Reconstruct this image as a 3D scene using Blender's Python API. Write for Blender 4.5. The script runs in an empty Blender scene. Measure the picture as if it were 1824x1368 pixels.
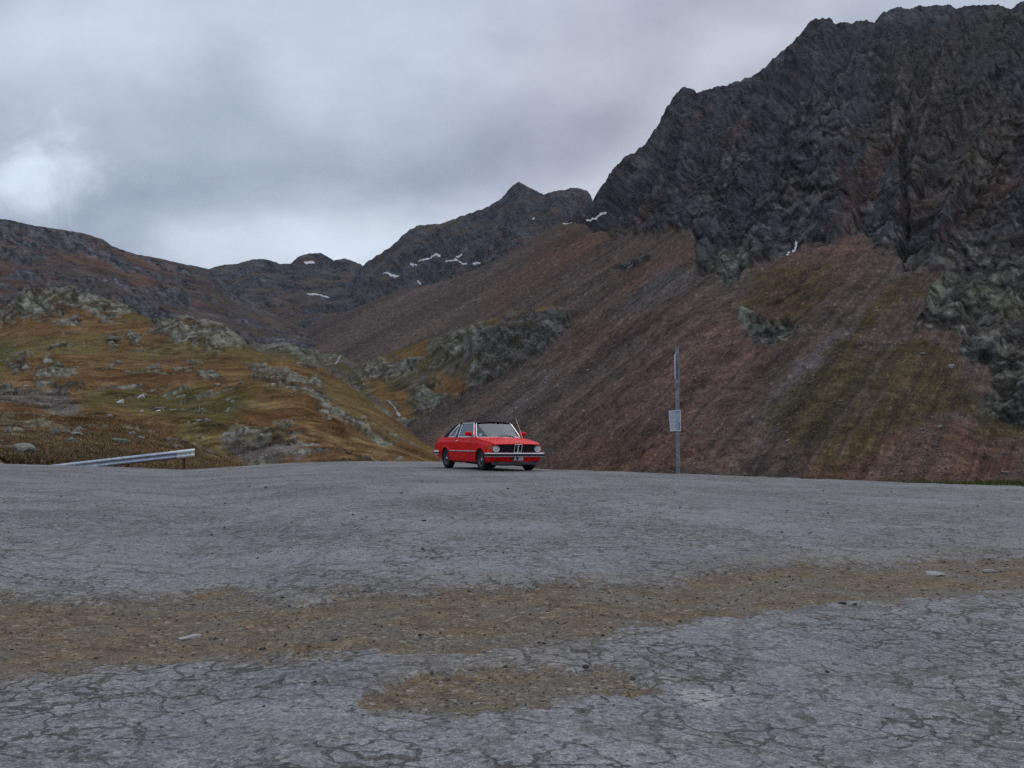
import bpy, bmesh, math, random
import numpy as np
from mathutils import Vector, Matrix

# ------------------------------------------------------------------ camera, world, light
scn = bpy.context.scene
F_PX, W_PX, H_PX = 1950.0, 1824.0, 1368.0
CAM_H = 1.45
PITCH = math.atan((780.0 - H_PX / 2) / F_PX)
cam_d = bpy.data.cameras.new('camera')
cam_d.sensor_width = 36.0
cam_d.lens = 36.0 * F_PX / W_PX
cam_d.clip_start = 0.05
cam_d.clip_end = 30000.0
cam = bpy.data.objects.new('camera', cam_d)
scn.collection.objects.link(cam)
cam.location = (0, 0, CAM_H)
cam.rotation_euler = (math.pi / 2 + PITCH, 0, 0)
scn.camera = cam

SUN_EL, SUN_AZ = 50.0, 50.0          # azimuth clockwise from the view direction (+Y)
scn.view_settings.view_transform = 'Standard'
scn.view_settings.look = 'None'
scn.view_settings.exposure = 0.0
scn.view_settings.gamma = 1.0
scn.view_settings.use_curve_mapping = False
scn.cycles.use_denoising = False
scn.cycles.max_bounces = 6
scn.cycles.volume_bounces = 0
scn.cycles.sample_clamp_indirect = 1.5
scn.render.film_transparent = False

world = bpy.data.worlds.new('World')
scn.world = world
world.use_nodes = True
nt = world.node_tree
nt.nodes.clear()


class NB:
    """tiny node-building helper"""
    def __init__(self, tree):
        self.t = tree

    def n(self, typ, **kw):
        nd = self.t.nodes.new(typ)
        for k, v in kw.items():
            setattr(nd, k, v)
        return nd

    def put(self, sock, v):
        if isinstance(v, bpy.types.NodeSocket):
            self.t.links.new(v, sock)
        elif v is not None:
            sock.default_value = v

    def math(self, op, a, b=None, c=None, clamp=False):
        nd = self.n('ShaderNodeMath', operation=op, use_clamp=clamp)
        self.put(nd.inputs[0], a)
        if b is not None:
            self.put(nd.inputs[1], b)
        if c is not None:
            self.put(nd.inputs[2], c)
        return nd.outputs[0]

    def vmath(self, op, a, b=None, out=0):
        nd = self.n('ShaderNodeVectorMath', operation=op)
        self.put(nd.inputs[0], a)
        if b is not None:
            self.put(nd.inputs[1], b)
        return nd.outputs['Value'] if op in ('DOT_PRODUCT', 'LENGTH') else nd.outputs[out]

    def noise(self, vec, scale, detail=4, rough=0.5, dist=0.0, col=False):
        nd = self.n('ShaderNodeTexNoise')
        self.put(nd.inputs['Vector'], vec)
        nd.inputs['Scale'].default_value = scale
        nd.inputs['Detail'].default_value = detail
        nd.inputs['Roughness'].default_value = rough
        nd.inputs['Distortion'].default_value = dist
        return nd.outputs['Color'] if col else nd.outputs['Fac']

    def voro(self, vec, scale, feature='F1', out='Distance', rnd=1.0):
        nd = self.n('ShaderNodeTexVoronoi', feature=feature)
        self.put(nd.inputs['Vector'], vec)
        nd.inputs['Scale'].default_value = scale
        nd.inputs['Randomness'].default_value = rnd
        return nd.outputs[out]

    def ramp(self, fac, lo, hi, a=0.0, b=1.0, smooth=True):
        nd = self.n('ShaderNodeMapRange')
        nd.interpolation_type = 'SMOOTHSTEP' if smooth else 'LINEAR'
        self.put(nd.inputs[0], fac)
        nd.inputs[1].default_value = lo
        nd.inputs[2].default_value = hi
        nd.inputs[3].default_value = a
        nd.inputs[4].default_value = b
        return nd.outputs[0]

    def mix(self, fac, a, b, blend='MIX'):
        nd = self.n('ShaderNodeMix', data_type='RGBA', blend_type=blend)
        self.put(nd.inputs[0], fac)
        for i, v in ((6, a), (7, b)):
            if isinstance(v, (tuple, list)) and len(v) == 3:
                v = tuple(v) + (1.0,)
            self.put(nd.inputs[i], v)
        return nd.outputs[2]


wb = NB(nt)
tc = wb.n('ShaderNodeTexCoord')
dirv = tc.outputs['Generated']
sky = wb.n('ShaderNodeTexSky', sky_type='NISHITA')
sky.sun_disc = False
sky.sun_elevation = math.radians(SUN_EL)
sky.sun_rotation = math.radians(SUN_AZ)
sky.air_density = 1.0
sky.dust_density = 1.5
sep = wb.n('ShaderNodeSeparateXYZ')
wb.put(sep.inputs[0], dirv)
zc = wb.math('MAXIMUM', sep.outputs[2], 0.0)
den = wb.math('ADD', zc, 0.22)
comb = wb.n('ShaderNodeCombineXYZ')
wb.put(comb.inputs[0], wb.math('DIVIDE', sep.outputs[0], den))
wb.put(comb.inputs[1], wb.math('DIVIDE', sep.outputs[1], den))
comb.inputs[2].default_value = 0.0
cv = comb.outputs[0]


def sky_dir(px, py):
    v = Vector(((px - W_PX / 2), F_PX, (H_PX / 2 - py)))
    v.rotate(Matrix.Rotation(PITCH, 3, 'X'))
    return v.normalized()


warp = wb.vmath('SCALE', wb.vmath('SUBTRACT', wb.noise(dirv, 3.2, 4, 0.55, col=True), (0.5, 0.5, 0.5)))
warp.node.inputs['Scale'].default_value = 0.14
dirw = wb.vmath('ADD', dirv, warp)


def sky_blob(px, py, rx, ry, tilt=0.0):
    """soft elliptical cloud bank or gap around one direction of the sky -> 0..1"""
    d = sky_dir(px, py)
    right = Vector((d.y, -d.x, 0)).normalized()
    up = right.cross(d).normalized()
    a = math.radians(tilt)
    r2 = right * math.cos(a) + up * math.sin(a)
    u2 = up * math.cos(a) - right * math.sin(a)
    off = wb.vmath('SUBTRACT', dirw, tuple(d))
    x = wb.math('DIVIDE', wb.vmath('DOT_PRODUCT', off, tuple(r2)), rx / F_PX)
    y = wb.math('DIVIDE', wb.vmath('DOT_PRODUCT', off, tuple(u2)), ry / F_PX)
    r = wb.math('ADD', wb.math('MULTIPLY', x, x), wb.math('MULTIPLY', y, y))
    front = wb.ramp(wb.vmath('DOT_PRODUCT', dirv, tuple(d)), 0.0, 0.3)
    return wb.math('MULTIPLY', wb.math('EXPONENT', wb.math('MULTIPLY', r, -1.0)), front)


n1 = wb.noise(cv, 0.75, 5, 0.5, 0.5)
n2 = wb.noise(cv, 2.2, 6, 0.55, 0.3)
n3 = wb.noise(dirv, 9.0, 5, 0.6, 0.2)
lum = wb.math('ADD', wb.math('MULTIPLY', wb.math('SUBTRACT', n1, 0.5), 0.60),
              wb.math('MULTIPLY', wb.math('SUBTRACT', n2, 0.5), 0.34))
lum = wb.math('ADD', lum, wb.math('MULTIPLY', wb.math('SUBTRACT', n3, 0.5), 0.20))
lum = wb.math('ADD', lum, 0.555)
for (px, py, rx, ry, tl, amp) in (
        (600, 420, 330, 58, 8, 0.26), (330, 415, 120, 45, 0, 0.09),
        (860, 280, 420, 58, 16, -0.13), (1180, 180, 200, 40, 30, -0.04), (240, 400, 110, 70, -20, -0.10),
        (600, 90, 320, 120, 20, 0.13), (1290, 110, 210, 45, 38, 0.17), (980, 330, 160, 30, 14, 0.06),
        (170, 60, 300, 110, 10, 0.17), (385, 135, 90, 60, 0, -0.13), (1250, 20, 260, 40, 10, -0.03)):
    lum = wb.math('ADD', lum, wb.math('MULTIPLY', sky_blob(px, py, rx, ry, tl), amp))
# ragged gap low on the left with bright vapour in it
puff = wb.noise(dirw, 15.0, 7, 0.62, 0.6)
puff2 = wb.ramp(wb.math('ADD', wb.math('MULTIPLY', sky_blob(45, 335, 140, 85, 15), 0.72), wb.math('MULTIPLY', wb.math('SUBTRACT', puff, 0.5), 0.75)), 0.12, 0.80)
lum = wb.math('ADD', lum, wb.math('MULTIPLY', puff2, wb.math('ADD', wb.math('MULTIPLY', puff, 0.40), 0.12)))
puff3 = wb.ramp(wb.math('ADD', wb.math('MULTIPLY', sky_blob(400, 395, 90, 60, 20), 0.5), wb.math('MULTIPLY', wb.math('SUBTRACT', puff, 0.5), 0.8)), 0.10, 0.6)
lum = wb.math('ADD', lum, wb.math('MULTIPLY', puff3, 0.09))
# cloud layer is thinner and brighter overhead
lum = wb.math('ADD', lum, wb.ramp(sep.outputs[2], 0.30, 0.95, 0.0, SKY_TOP := 0.42))
tint = wb.mix(wb.ramp(lum, 0.38, 0.80), (0.745, 0.86, 1.11), (0.89, 1.0, 1.15))
pink = wb.mix(wb.math('MULTIPLY', sky_blob(1230, 170, 420, 260, 30), 0.45), tint, (0.99, 0.94, 1.06))
cloud = wb.mix(1.0, pink, (1, 1, 1), 'MULTIPLY')
bgc = wb.n('ShaderNodeBackground')
wb.put(bgc.inputs[0], cloud)
wb.put(bgc.inputs[1], wb.math('MULTIPLY', lum, 1.0))
bgs = wb.n('ShaderNodeBackground')
wb.put(bgs.inputs[0], sky.outputs[0])
bgs.inputs[1].default_value = 0.05
mixs = wb.n('ShaderNodeMixShader')
mixs.inputs[0].default_value = 0.90
wb.put(mixs.inputs[1], bgs.outputs[0])
wb.put(mixs.inputs[2], bgc.outputs[0])
outw = wb.n('ShaderNodeOutputWorld')
wb.put(outw.inputs[0], mixs.outputs[0])

sun_d = bpy.data.lights.new('sun', 'SUN')
sun_d.energy = 0.9
sun_d.angle = math.radians(60)
sun_d.color = (1.0, 0.95, 0.88)
sun = bpy.data.objects.new('sun', sun_d)
scn.collection.objects.link(sun)
_sd = Vector((math.sin(math.radians(SUN_AZ)) * math.cos(math.radians(SUN_EL)),
              math.cos(math.radians(SUN_AZ)) * math.cos(math.radians(SUN_EL)),
              math.sin(math.radians(SUN_EL))))
sun.rotation_euler = (-_sd).to_track_quat('-Z', 'Y').to_euler()

# ------------------------------------------------------------------ helpers
rng = np.random.default_rng(7)
random.seed(7)
COLL = scn.collection


def tag(o, label=None, cat=None, group=None, kind=None):
    if label: o['label'] = label
    if cat: o['category'] = cat
    if group: o['group'] = group
    if kind: o['kind'] = kind
    return o


def empty(name, loc=(0, 0, 0), rot=(0, 0, 0)):
    o = bpy.data.objects.new(name, None)
    o.location = loc
    o.rotation_euler = rot
    COLL.objects.link(o)
    return o


def mesh_np(name, co, quads, mats=None, parent=None, smooth=True, cols=None, attrs=None):
    """mesh from numpy arrays: co (N,3), quads (M,3 or 4)"""
    me = bpy.data.meshes.new(name)
    co = np.ascontiguousarray(co, dtype=np.float32)
    quads = np.ascontiguousarray(quads, dtype=np.int32)
    k = quads.shape[1]
    me.vertices.add(len(co))
    me.vertices.foreach_set('co', co.ravel())
    me.loops.add(quads.size)
    me.loops.foreach_set('vertex_index', quads.ravel())
    me.polygons.add(len(quads))
    me.polygons.foreach_set('loop_start', np.arange(0, quads.size, k, dtype=np.int32))
    me.polygons.foreach_set('loop_total', np.full(len(quads), k, dtype=np.int32))
    me.update(calc_edges=True)
    me.polygons.foreach_set('use_smooth', np.full(len(quads), smooth, dtype=bool))
    if cols is not None:
        a = me.attributes.new('col', 'FLOAT_COLOR', 'POINT')
        c4 = np.ones((len(co), 4), np.float32)
        c4[:, :3] = cols
        a.data.foreach_set('color', c4.ravel())
    for an, av in (attrs or {}).items():
        a = me.attributes.new(an, 'FLOAT', 'POINT')
        a.data.foreach_set('value', np.ascontiguousarray(av, dtype=np.float32))
    if mats is not None:
        me.materials.append(mats)
    o = bpy.data.objects.new(name, me)
    COLL.objects.link(o)
    if parent: o.parent = parent
    return o


# ---- lattice noise in numpy
_perm = rng.permutation(256).astype(np.int32)
_perm = np.concatenate([_perm, _perm])
_g2 = np.stack([np.cos(np.arange(256) * 2.399963), np.sin(np.arange(256) * 2.399963)], 1).astype(np.float32)
_g3 = rng.normal(size=(256, 3)).astype(np.float32)
_g3 /= np.linalg.norm(_g3, axis=1, keepdims=True)


def perlin2(x, y, seed=0):
    x = np.asarray(x, np.float32) + np.float32(seed * 17.13); y = np.asarray(y, np.float32) - np.float32(seed * 9.71)
    xi = np.floor(x); yi = np.floor(y)
    xf = x - xi; yf = y - yi
    xi = xi.astype(np.int32) & 255; yi = yi.astype(np.int32) & 255
    u = xf * xf * xf * (xf * (xf * 6 - 15) + 10); v = yf * yf * yf * (yf * (yf * 6 - 15) + 10)
    x1 = (xi + 1) & 255; y1 = (yi + 1) & 255

    def g(a, b, dx, dy):
        h = _perm[_perm[a] + b]
        gg = _g2[h]
        return gg[..., 0] * dx + gg[..., 1] * dy
    a = g(xi, yi, xf, yf); b = g(x1, yi, xf - 1, yf)
    c = g(xi, y1, xf, yf - 1); d = g(x1, y1, xf - 1, yf - 1)
    ab = a + u * (b - a); cd = c + u * (d - c)
    return (ab + v * (cd - ab)) * 1.5


def perlin3(x, y, z, seed=0):
    x = np.asarray(x, np.float32) + np.float32(seed * 17.13)
    y = np.asarray(y, np.float32) - np.float32(seed * 9.71)
    z = np.asarray(z, np.float32) + np.float32(seed * 5.37)
    xi = np.floor(x); yi = np.floor(y); zi = np.floor(z)
    xf = x - xi; yf = y - yi; zf = z - zi
    xi = xi.astype(np.int32) & 255; yi = yi.astype(np.int32) & 255; zi = zi.astype(np.int32) & 255
    f = lambda t: t * t * t * (t * (t * 6 - 15) + 10)
    u, v, w = f(xf), f(yf), f(zf)
    res = 0
    for dz in (0, 1):
        wz = w if dz else 1 - w
        for dy in (0, 1):
            wy = v if dy else 1 - v
            for dx in (0, 1):
                wx = u if dx else 1 - u
                h = _perm[_perm[_perm[(xi + dx) & 255] + ((yi + dy) & 255)] + ((zi + dz) & 255)]
                gg = _g3[h]
                res = res + wx * wy * wz * (gg[..., 0] * (xf - dx) + gg[..., 1] * (yf - dy) + gg[..., 2] * (zf - dz))
    return res * 1.6


def sstep(a, b, x):
    t = np.clip((x - a) / (b - a), 0, 1)
    return t * t * (3 - 2 * t)


def mixc(a, b, m):
    return a * (1 - m[..., None]) + np.asarray(b, np.float32) * m[..., None]


# pixel of the photograph -> slopes (X/Y, Z/Y) of the ray through it, and back
_cp, _sp = math.cos(PITCH), math.sin(PITCH)


def ray(px, py):
    px = np.asarray(px, float); py = np.asarray(py, float)
    x = (px - W_PX / 2) / F_PX; z = (H_PX / 2 - py) / F_PX
    Y = _cp - z * _sp; Z = _sp + z * _cp
    return x / Y, Z / Y


def project(X, Y, Z):
    """world (z measured from the ground) -> photo pixel"""
    Z = Z - CAM_H
    d = Y * _cp + Z * _sp; h = -Y * _sp + Z * _cp
    return W_PX / 2 + F_PX * X / d, H_PX / 2 - F_PX * h / d


def P(px, py, Y):
    t, e = ray(px, py)
    return Vector((float(t) * Y, Y, float(e) * Y + CAM_H))


def principled(name, col, rough=0.6, metal=0.0, spec=0.5, coat=0.0, **kw):
    m = bpy.data.materials.new(name)
    m.use_nodes = True
    b = m.node_tree.nodes['Principled BSDF']
    b.inputs['Base Color'].default_value = (*col, 1)
    b.inputs['Roughness'].default_value = rough
    b.inputs['Metallic'].default_value = metal
    b.inputs['Specular IOR Level'].default_value = spec
    b.inputs['Coat Weight'].default_value = coat
    return m

# ------------------------------------------------------------------ terrain: one height field made of landforms
class Form:
    """a landform as feature lines, each a list of (px, py, distance); heights between them are interpolated"""
    def __init__(self, key, lines, back=0.7, front=0.8, round_=0.0):
        self.key, self.back, self.front, self.round = key, back, front, round_
        self.lines = []
        for ln in lines:
            a = np.array(ln, float)
            t, e = ray(a[:, 0], a[:, 1])
            self.lines.append((t, e * a[:, 2], a[:, 2]))

    def height(self, t, Y):
        """t (C,), Y (C,R) -> z relative to the camera height"""
        zs = []; ys = []
        for (lt, lz, ly) in self.lines:
            zs.append(np.interp(t, lt, lz)); ys.append(np.interp(t, lt, ly))
        z = zs[0][:, None] - self.front * np.maximum(ys[0][:, None] - Y, 0)
        for i in range(len(zs) - 1):
            y0, y1, z0, z1 = ys[i][:, None], ys[i + 1][:, None], zs[i][:, None], zs[i + 1][:, None]
            s = np.clip((Y - y0) / np.maximum(y1 - y0, 1e-3), 0, 1)
            if self.round:
                s = s * (1 - self.round) + (1 - (1 - s) ** 2) * self.round
            seg = z0 + (z1 - z0) * s
            z = np.where(Y >= y0, seg, z)
        d = np.maximum(Y - ys[-1][:, None], 0)
        z = z - self.back * d * d / (d + 0.06 * ys[-1][:, None])
        return z


# far edge of the paved lot in the photograph, with its distance
EDGE = [(-2600, 815, 34), (-700, 815, 36), (-200, 820, 38), (0, 826, 38), (110, 829, 38), (200, 831, 38), (330, 837, 37.5), (420, 831, 39), (520, 824, 40.5),
        (640, 821, 41.5), (780, 822, 41), (880, 826, 38), (930, 831, 34.5), (960, 834.5, 32.5), (985, 836.5, 31.6), (1080, 839, 31), (1206, 844, 30.2), (1400, 851, 29.6),
        (1600, 859, 29), (1824, 866, 28), (2100, 874, 28), (3000, 890, 28), (5000, 900, 28)]
_ea = np.array(EDGE, float)
_et, _ee = ray(_ea[:, 0], _ea[:, 1])


def edge_Y(t):
    return np.interp(t, _et, _ea[:, 2])


def ground_z(t, Y):
    """height of the paved lot relative to the camera, t = X/Y"""
    Ye = edge_Y(t)
    ze = np.interp(t, _et, _ee) * Ye
    return -CAM_H + (ze + CAM_H) * sstep(0.0, 22.0, Y)


FORMS = {}
FORMS['hillock'] = Form('hillock', [
    [(-3000, 800, 46), (-400, 800, 46), (0, 806, 46), (60, 811, 46), (115, 824, 46.5), (170, 836, 47), (250, 846, 48), (470, 850, 50), (560, 880, 50), (5000, 1400, 50)],
    [(-3000, 760, 60), (-400, 770, 60), (0, 775, 60), (200, 785, 60), (330, 808, 60), (430, 832, 62), (520, 860, 64), (700, 980, 64), (5000, 3000, 64)],
    [(-3000, 600, 92), (-400, 700, 92), (0, 729, 88), (100, 734, 86), (200, 742, 84), (270, 752, 83), (330, 770, 80), (400, 800, 77), (450, 826, 74), (520, 862, 72), (700, 1000, 70), (5000, 3000, 70)],
], back=0.5, round_=0.25)
FORMS['hill'] = Form('hill', [
    [(-3000, 900, 96), (0, 850, 96), (440, 838, 90), (640, 830, 90), (800, 832, 100), (900, 900, 110), (5000, 2400, 110)],
    [(-3000, 760, 128), (0, 738, 125), (130, 735, 125), (300, 742, 120), (420, 752, 115), (520, 750, 112), (600, 762, 116), (700, 796, 120), (800, 834, 125), (900, 900, 130), (5000, 2400, 130)],
    [(-3000, 700, 175), (0, 694, 190), (130, 700, 190), (280, 712, 185), (380, 706, 165), (460, 699, 150), (540, 702, 145), (620, 738, 150), (700, 780, 150), (800, 828, 150), (900, 900, 150), (5000, 2400, 150)],
    [(-3000, 640, 250), (0, 652, 250), (150, 660, 245), (300, 668, 235), (430, 672, 225), (520, 690, 215), (620, 727, 200), (700, 766, 190), (800, 822, 185), (900, 890, 185), (5000, 2400, 185)],
    [(-3000, 600, 330), (0, 622, 320), (100, 610, 315), (200, 626, 310), (330, 640, 300), (430, 648, 285), (520, 668, 262), (620, 712, 240), (700, 756, 225), (800, 818, 215), (900, 880, 210), (5000, 2400, 210)],
    [(-3000, 540, 430), (-200, 590, 430), (0, 588, 420), (60, 572, 415), (120, 576, 410), (200, 578, 400), (260, 576, 395), (330, 562, 385), (380, 574, 375), (420, 598, 365), (450, 622, 350),
     (500, 633, 335), (560, 652, 320), (620, 684, 305), (660, 712, 290), (700, 742, 275), (740, 777, 262), (790, 816, 250), (900, 880, 240), (5000, 2400, 240)],
], back=0.35, round_=0.15)
FORMS['knob'] = Form('knob', [
    [(-3000, 660, 430), (0, 640, 430), (300, 640, 430), (500, 720, 430), (5000, 3000, 430)],
    [(-3000, 560, 560), (-300, 600, 560), (-80, 575, 545), (0, 548, 540), (40, 522, 535), (90, 511, 530), (150, 519, 520), (220, 544, 510), (270, 568, 500), (330, 600, 490), (450, 700, 480), (5000, 3000, 480)],
], back=0.5, round_=0.3)
FORMS['knoll'] = Form('knoll', [
    [(-3000, 3000, 300), (400, 1100, 300), (600, 880, 300), (780, 845, 300), (960, 850, 290), (1150, 900, 280), (1300, 1100, 280), (5000, 3000, 280)],
    [(-3000, 3000, 370), (400, 1000, 370), (640, 770, 370), (760, 752, 365), (860, 770, 350), (930, 800, 335), (1000, 830, 320), (1150, 900, 300), (1300, 1100, 300), (5000, 3000, 300)],
    [(-3000, 3000, 430), (400, 900, 430), (600, 720, 430), (700, 706, 430), (800, 700, 400), (870, 694, 385), (930, 690, 380), (990, 670, 370), (1060, 640, 360), (1100, 690, 355), (1200, 860, 340), (5000, 3000, 330)],
    [(-3000, 3000, 520), (400, 800, 520), (590, 690, 520), (650, 660, 510), (700, 648, 500), (770, 622, 470), (840, 600, 430), (900, 585, 415), (1000, 575, 400), (1060, 596, 385), (1100, 660, 370), (1200, 860, 350), (5000, 3000, 350)],
    [(-3000, 3000, 640), (400, 760, 640), (560, 690, 640), (640, 646, 620), (700, 626, 600), (770, 601, 560), (830, 580, 520), (900, 559, 490), (960, 547, 470), (1000, 545, 455), (1040, 558, 440), (1075, 590, 425), (1110, 650, 400), (1200, 860, 380), (5000, 3000, 380)],
], back=0.3, round_=0.2)
FORMS['bench'] = Form('bench', [
    [(-3000, 1200, 480), (300, 760, 480), (500, 720, 480), (660, 730, 480), (760, 800, 480), (5000, 3000, 480)],
    [(-3000, 1000, 640), (300, 620, 700), (380, 632, 690), (440, 612, 680), (500, 613, 670), (560, 626, 660), (610, 634, 650), (650, 652, 640), (720, 720, 640), (900, 1000, 640), (5000, 3000, 640)],
], back=0.2, round_=0.3)
FORMS['left_ridge'] = Form('left_ridge', [
    [(-3000, 700, 620), (0, 640, 640), (300, 650, 700), (450, 640, 800), (640, 640, 900), (760, 720, 950), (5000, 2000, 1000)],
    [(-3000, 560, 900), (0, 520, 950), (200, 530, 1000), (300, 560, 1050), (450, 590, 1100), (600, 615, 1150), (700, 680, 1200), (5000, 1800, 1200)],
    [(-3000, 200, 1400), (-500, 330, 1400), (-200, 352, 1400), (-60, 380, 1400), (0, 388, 1400), (20, 391, 1400), (60, 400, 1420), (100, 406, 1430), (150, 414, 1450), (185, 426, 1470), (200, 438, 1480), (240, 452, 1520), (290, 460, 1600),
     (330, 470, 1650), (372, 477, 1750), (420, 520, 1700), (470, 552, 1650), (540, 585, 1600), (620, 620, 1500), (700, 690, 1400), (5000, 1800, 1400)],
], back=0.6, round_=0.1)
FORMS['back_ridge'] = Form('back_ridge', [
    [(-3000, 700, 1300), (300, 620, 1400), (600, 600, 1400), (800, 590, 1400), (5000, 900, 1400)],
    [(-3000, 560, 1900), (300, 560, 1900), (420, 545, 1900), (520, 560, 1900), (640, 545, 1900), (800, 520, 1900), (5000, 900, 1900)],
    [(-3000, 520, 2350), (300, 500, 2350), (400, 505, 2350), (440, 492, 2350), (500, 494, 2350), (570, 498, 2350), (640, 500, 2350), (740, 500, 2300), (900, 600, 2300), (5000, 1500, 2300)],
    [(-3000, 520, 2700), (300, 500, 2700), (375, 476, 2700), (400, 470, 2700), (420, 469, 2700), (450, 461, 2700), (470, 460, 2700), (500, 469, 2700), (518, 469, 2700), (530, 457, 2700), (550, 450, 2700), (572, 449, 2700), (595, 463, 2700),
     (615, 459, 2700), (640, 468, 2650), (680, 482, 2600), (760, 500, 2500), (900, 600, 2500), (5000, 1500, 2500)],
], back=0.6)
FORMS['peak'] = Form('peak', [
    [(-3000, 1500, 1300), (500, 700, 1300), (640, 590, 1300), (800, 560, 1300), (1000, 560, 1300), (5000, 900, 1300)],
    [(-3000, 1500, 1900), (500, 640, 1900), (600, 548, 1900), (700, 512, 1900), (800, 478, 1850), (900, 440, 1800), (1000, 420, 1800), (1200, 520, 1800), (5000, 1200, 1800)],
    [(-3000, 1500, 2350), (500, 640, 2300), (600, 540, 2300), (640, 476, 2300), (652, 464, 2300), (680, 447, 2300), (700, 434, 2280), (720, 416, 2280), (742, 401, 2280), (760, 399, 2280), (790, 397, 2260), (805, 391, 2250), (830, 382, 2250), (870, 367, 2230), (893, 352, 2220), (905, 338, 2210),
     (913, 329, 2205), (924, 322, 2200), (940, 332, 2200), (958, 341, 2200), (968, 347, 2180), (985, 341, 2160), (1005, 337, 2150), (1020, 333, 2150), (1045, 337, 2150), (1060, 345, 2150), (1110, 380, 2150), (1250, 560, 2100), (5000, 1600, 2100)],
], back=0.9)

# the big right-hand mountain: crest in the photograph, slope surface that runs on down the valley side
CREST_R = np.array([(-3000, 900), (300, 660), (450, 612), (520, 590), (600, 560), (700, 520), (800, 495), (880, 462), (940, 430), (1000, 392), (1040, 358), (1060, 345), (1085, 305), (1110, 278), (1150, 252), (1168, 228),
                    (1185, 200), (1200, 172), (1216, 155), (1228, 158), (1240, 165), (1262, 155), (1300, 148), (1340, 141), (1368, 116), (1398, 88), (1420, 62), (1440, 38), (1455, 30),
                    (1475, 31), (1492, 40), (1520, 38), (1545, 33), (1558, 42), (1575, 22), (1600, 12), (1622, 14), (1640, 4), (1690, 4), (1704, 10), (1740, 2), (1780, 4), (1796, 12), (1824, 2), (1900, -30), (2100, -70), (2600, -160), (5000, -400)], float)
_rt, _re = ray(CREST_R[:, 0], CREST_R[:, 1])
_rdelta = np.interp(CREST_R[:, 0], [500, 1060, 1460, 1824], [0.035, 0.050, 0.058, 0.066])


_tg = np.linspace(-1.6, 1.6, 6401)
_eg = np.interp(_tg, _rt, _re)
_kw = np.exp(-0.5 * (np.arange(-200, 201) / 62.0) ** 2); _kw /= _kw.sum()
_es = np.convolve(np.pad(_eg, 200, mode='edge'), _kw, mode='valid')


def right_height(t, Y):
    ec0 = np.interp(t, _rt, _re)[:, None]
    ecs = np.interp(t, _tg, _es)[:, None]
    dl = np.interp(t, _rt, _rdelta)[:, None]
    # smoothed crest used for the depth scale
    c = np.interp(t, [-1.2, -0.2, 0.05, 0.2, 0.47, 1.0], [60, 60, 62, 68, 74, 80])[:, None]
    Yc = c / dl
    ec = ecs + (ec0 - ecs) * sstep(0.30, 0.95, Y / Yc)
    e = ec + dl - c / np.maximum(Y, 1.0)
    z = e * Y
    d = np.maximum(Y - Yc, 0)
    return np.where(Y > Yc, ec0 * Yc - 0.9 * d * d / (d + 0.03 * Yc), z)


def valley_floor(t, Y):
    Ye = edge_Y(t)[:, None]
    zin = ground_z(t[:, None], np.minimum(Y, Ye)) - 0.07
    d = np.maximum(Y - Ye - 0.15, 0)
    verge = np.interp(t, *[np.array(v) for v in ((-0.6, -0.47, -0.425, -0.39, 0.2, 0.35, 0.6), (1.0, 1.0, 0.7, 0.0, 0.0, 0.8, 1.0))])[:, None]
    drop = 14 * (1 - np.exp(-d / 22.0)) * (1 - verge) + verge * 10 * (1 - np.exp(-np.maximum(d - 7, 0) / 30.0))
    return zin - drop + verge * 0.36 * sstep(0, 8, d) * (t[:, None] < 0) + np.maximum(Y - 300, 0) * 0.03


KEYS = ['floor', 'hillock', 'hill', 'knob', 'knoll', 'bench', 'left_ridge', 'back_ridge', 'peak', 'right']


def base_height(t, Y, want_id=False):
    Ls = [valley_floor(t, Y)] + [FORMS[k].height(t, Y) for k in KEYS[1:-1]] + [right_height(t, Y)]
    z = Ls[0]
    if not want_id:
        for L in Ls[1:]:
            z = np.maximum(z, L)
        return z
    S = np.stack(Ls)
    return S.max(0), S.argmax(0).astype(np.int8)


# ---- masks painted on the land: polygons in photo pixels, fetched per vertex of the land they lie on
_MX0, _MY0, _MS = -400, -250, 4
_MW, _MH = (2250 + 400) // _MS, (1450 + 250) // _MS
_gx, _gy = np.meshgrid(_MX0 + (np.arange(_MW) + .5) * _MS, _MY0 + (np.arange(_MH) + .5) * _MS)


def _poly(poly):
    ins = np.zeros(_gx.shape, bool)
    n = len(poly)
    for i in range(n):
        x0, y0 = poly[i]; x1, y1 = poly[(i + 1) % n]
        if y0 == y1:
            continue
        c = ((_gy < y0) != (_gy < y1)) & (_gx < (x1 - x0) * (_gy - y0) / (y1 - y0) + x0)
        ins ^= c
    return ins


def _blur(m, s):
    r = max(1, int(s / _MS))
    for _ in range(3):
        for ax in (0, 1):
            pads = [(0, 0), (0, 0)]; pads[ax] = (r, r + 1)
            cs = np.cumsum(np.pad(m, pads, mode='edge'), axis=ax)
            n = m.shape[ax]
            a = np.take(cs, np.arange(n) + 2 * r, axis=ax) - np.take(cs, np.arange(n) - 0, axis=ax)
            m = a / (2 * r)
    return m


def mask(polys, blur=8):
    m = np.zeros(_gx.shape, np.float32)
    for p in polys:
        w = 1.0
        if isinstance(p, tuple) and isinstance(p[0], list):
            p, w = p
        m = np.maximum(m, _poly(p) * np.float32(w))
    return _blur(m, blur).astype(np.float32)


def fetch(m, px, py):
    fx = np.clip((px - _MX0) / _MS - .5, 0, _MW - 1.01); fy = np.clip((py - _MY0) / _MS - .5, 0, _MH - 1.01)
    ix = fx.astype(np.int32); iy = fy.astype(np.int32)
    ax = fx - ix; ay = fy - iy
    return ((m[iy, ix] * (1 - ax) + m[iy, ix + 1] * ax) * (1 - ay) + (m[iy + 1, ix] * (1 - ax) + m[iy + 1, ix + 1] * ax) * ay).astype(np.float32)


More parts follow.
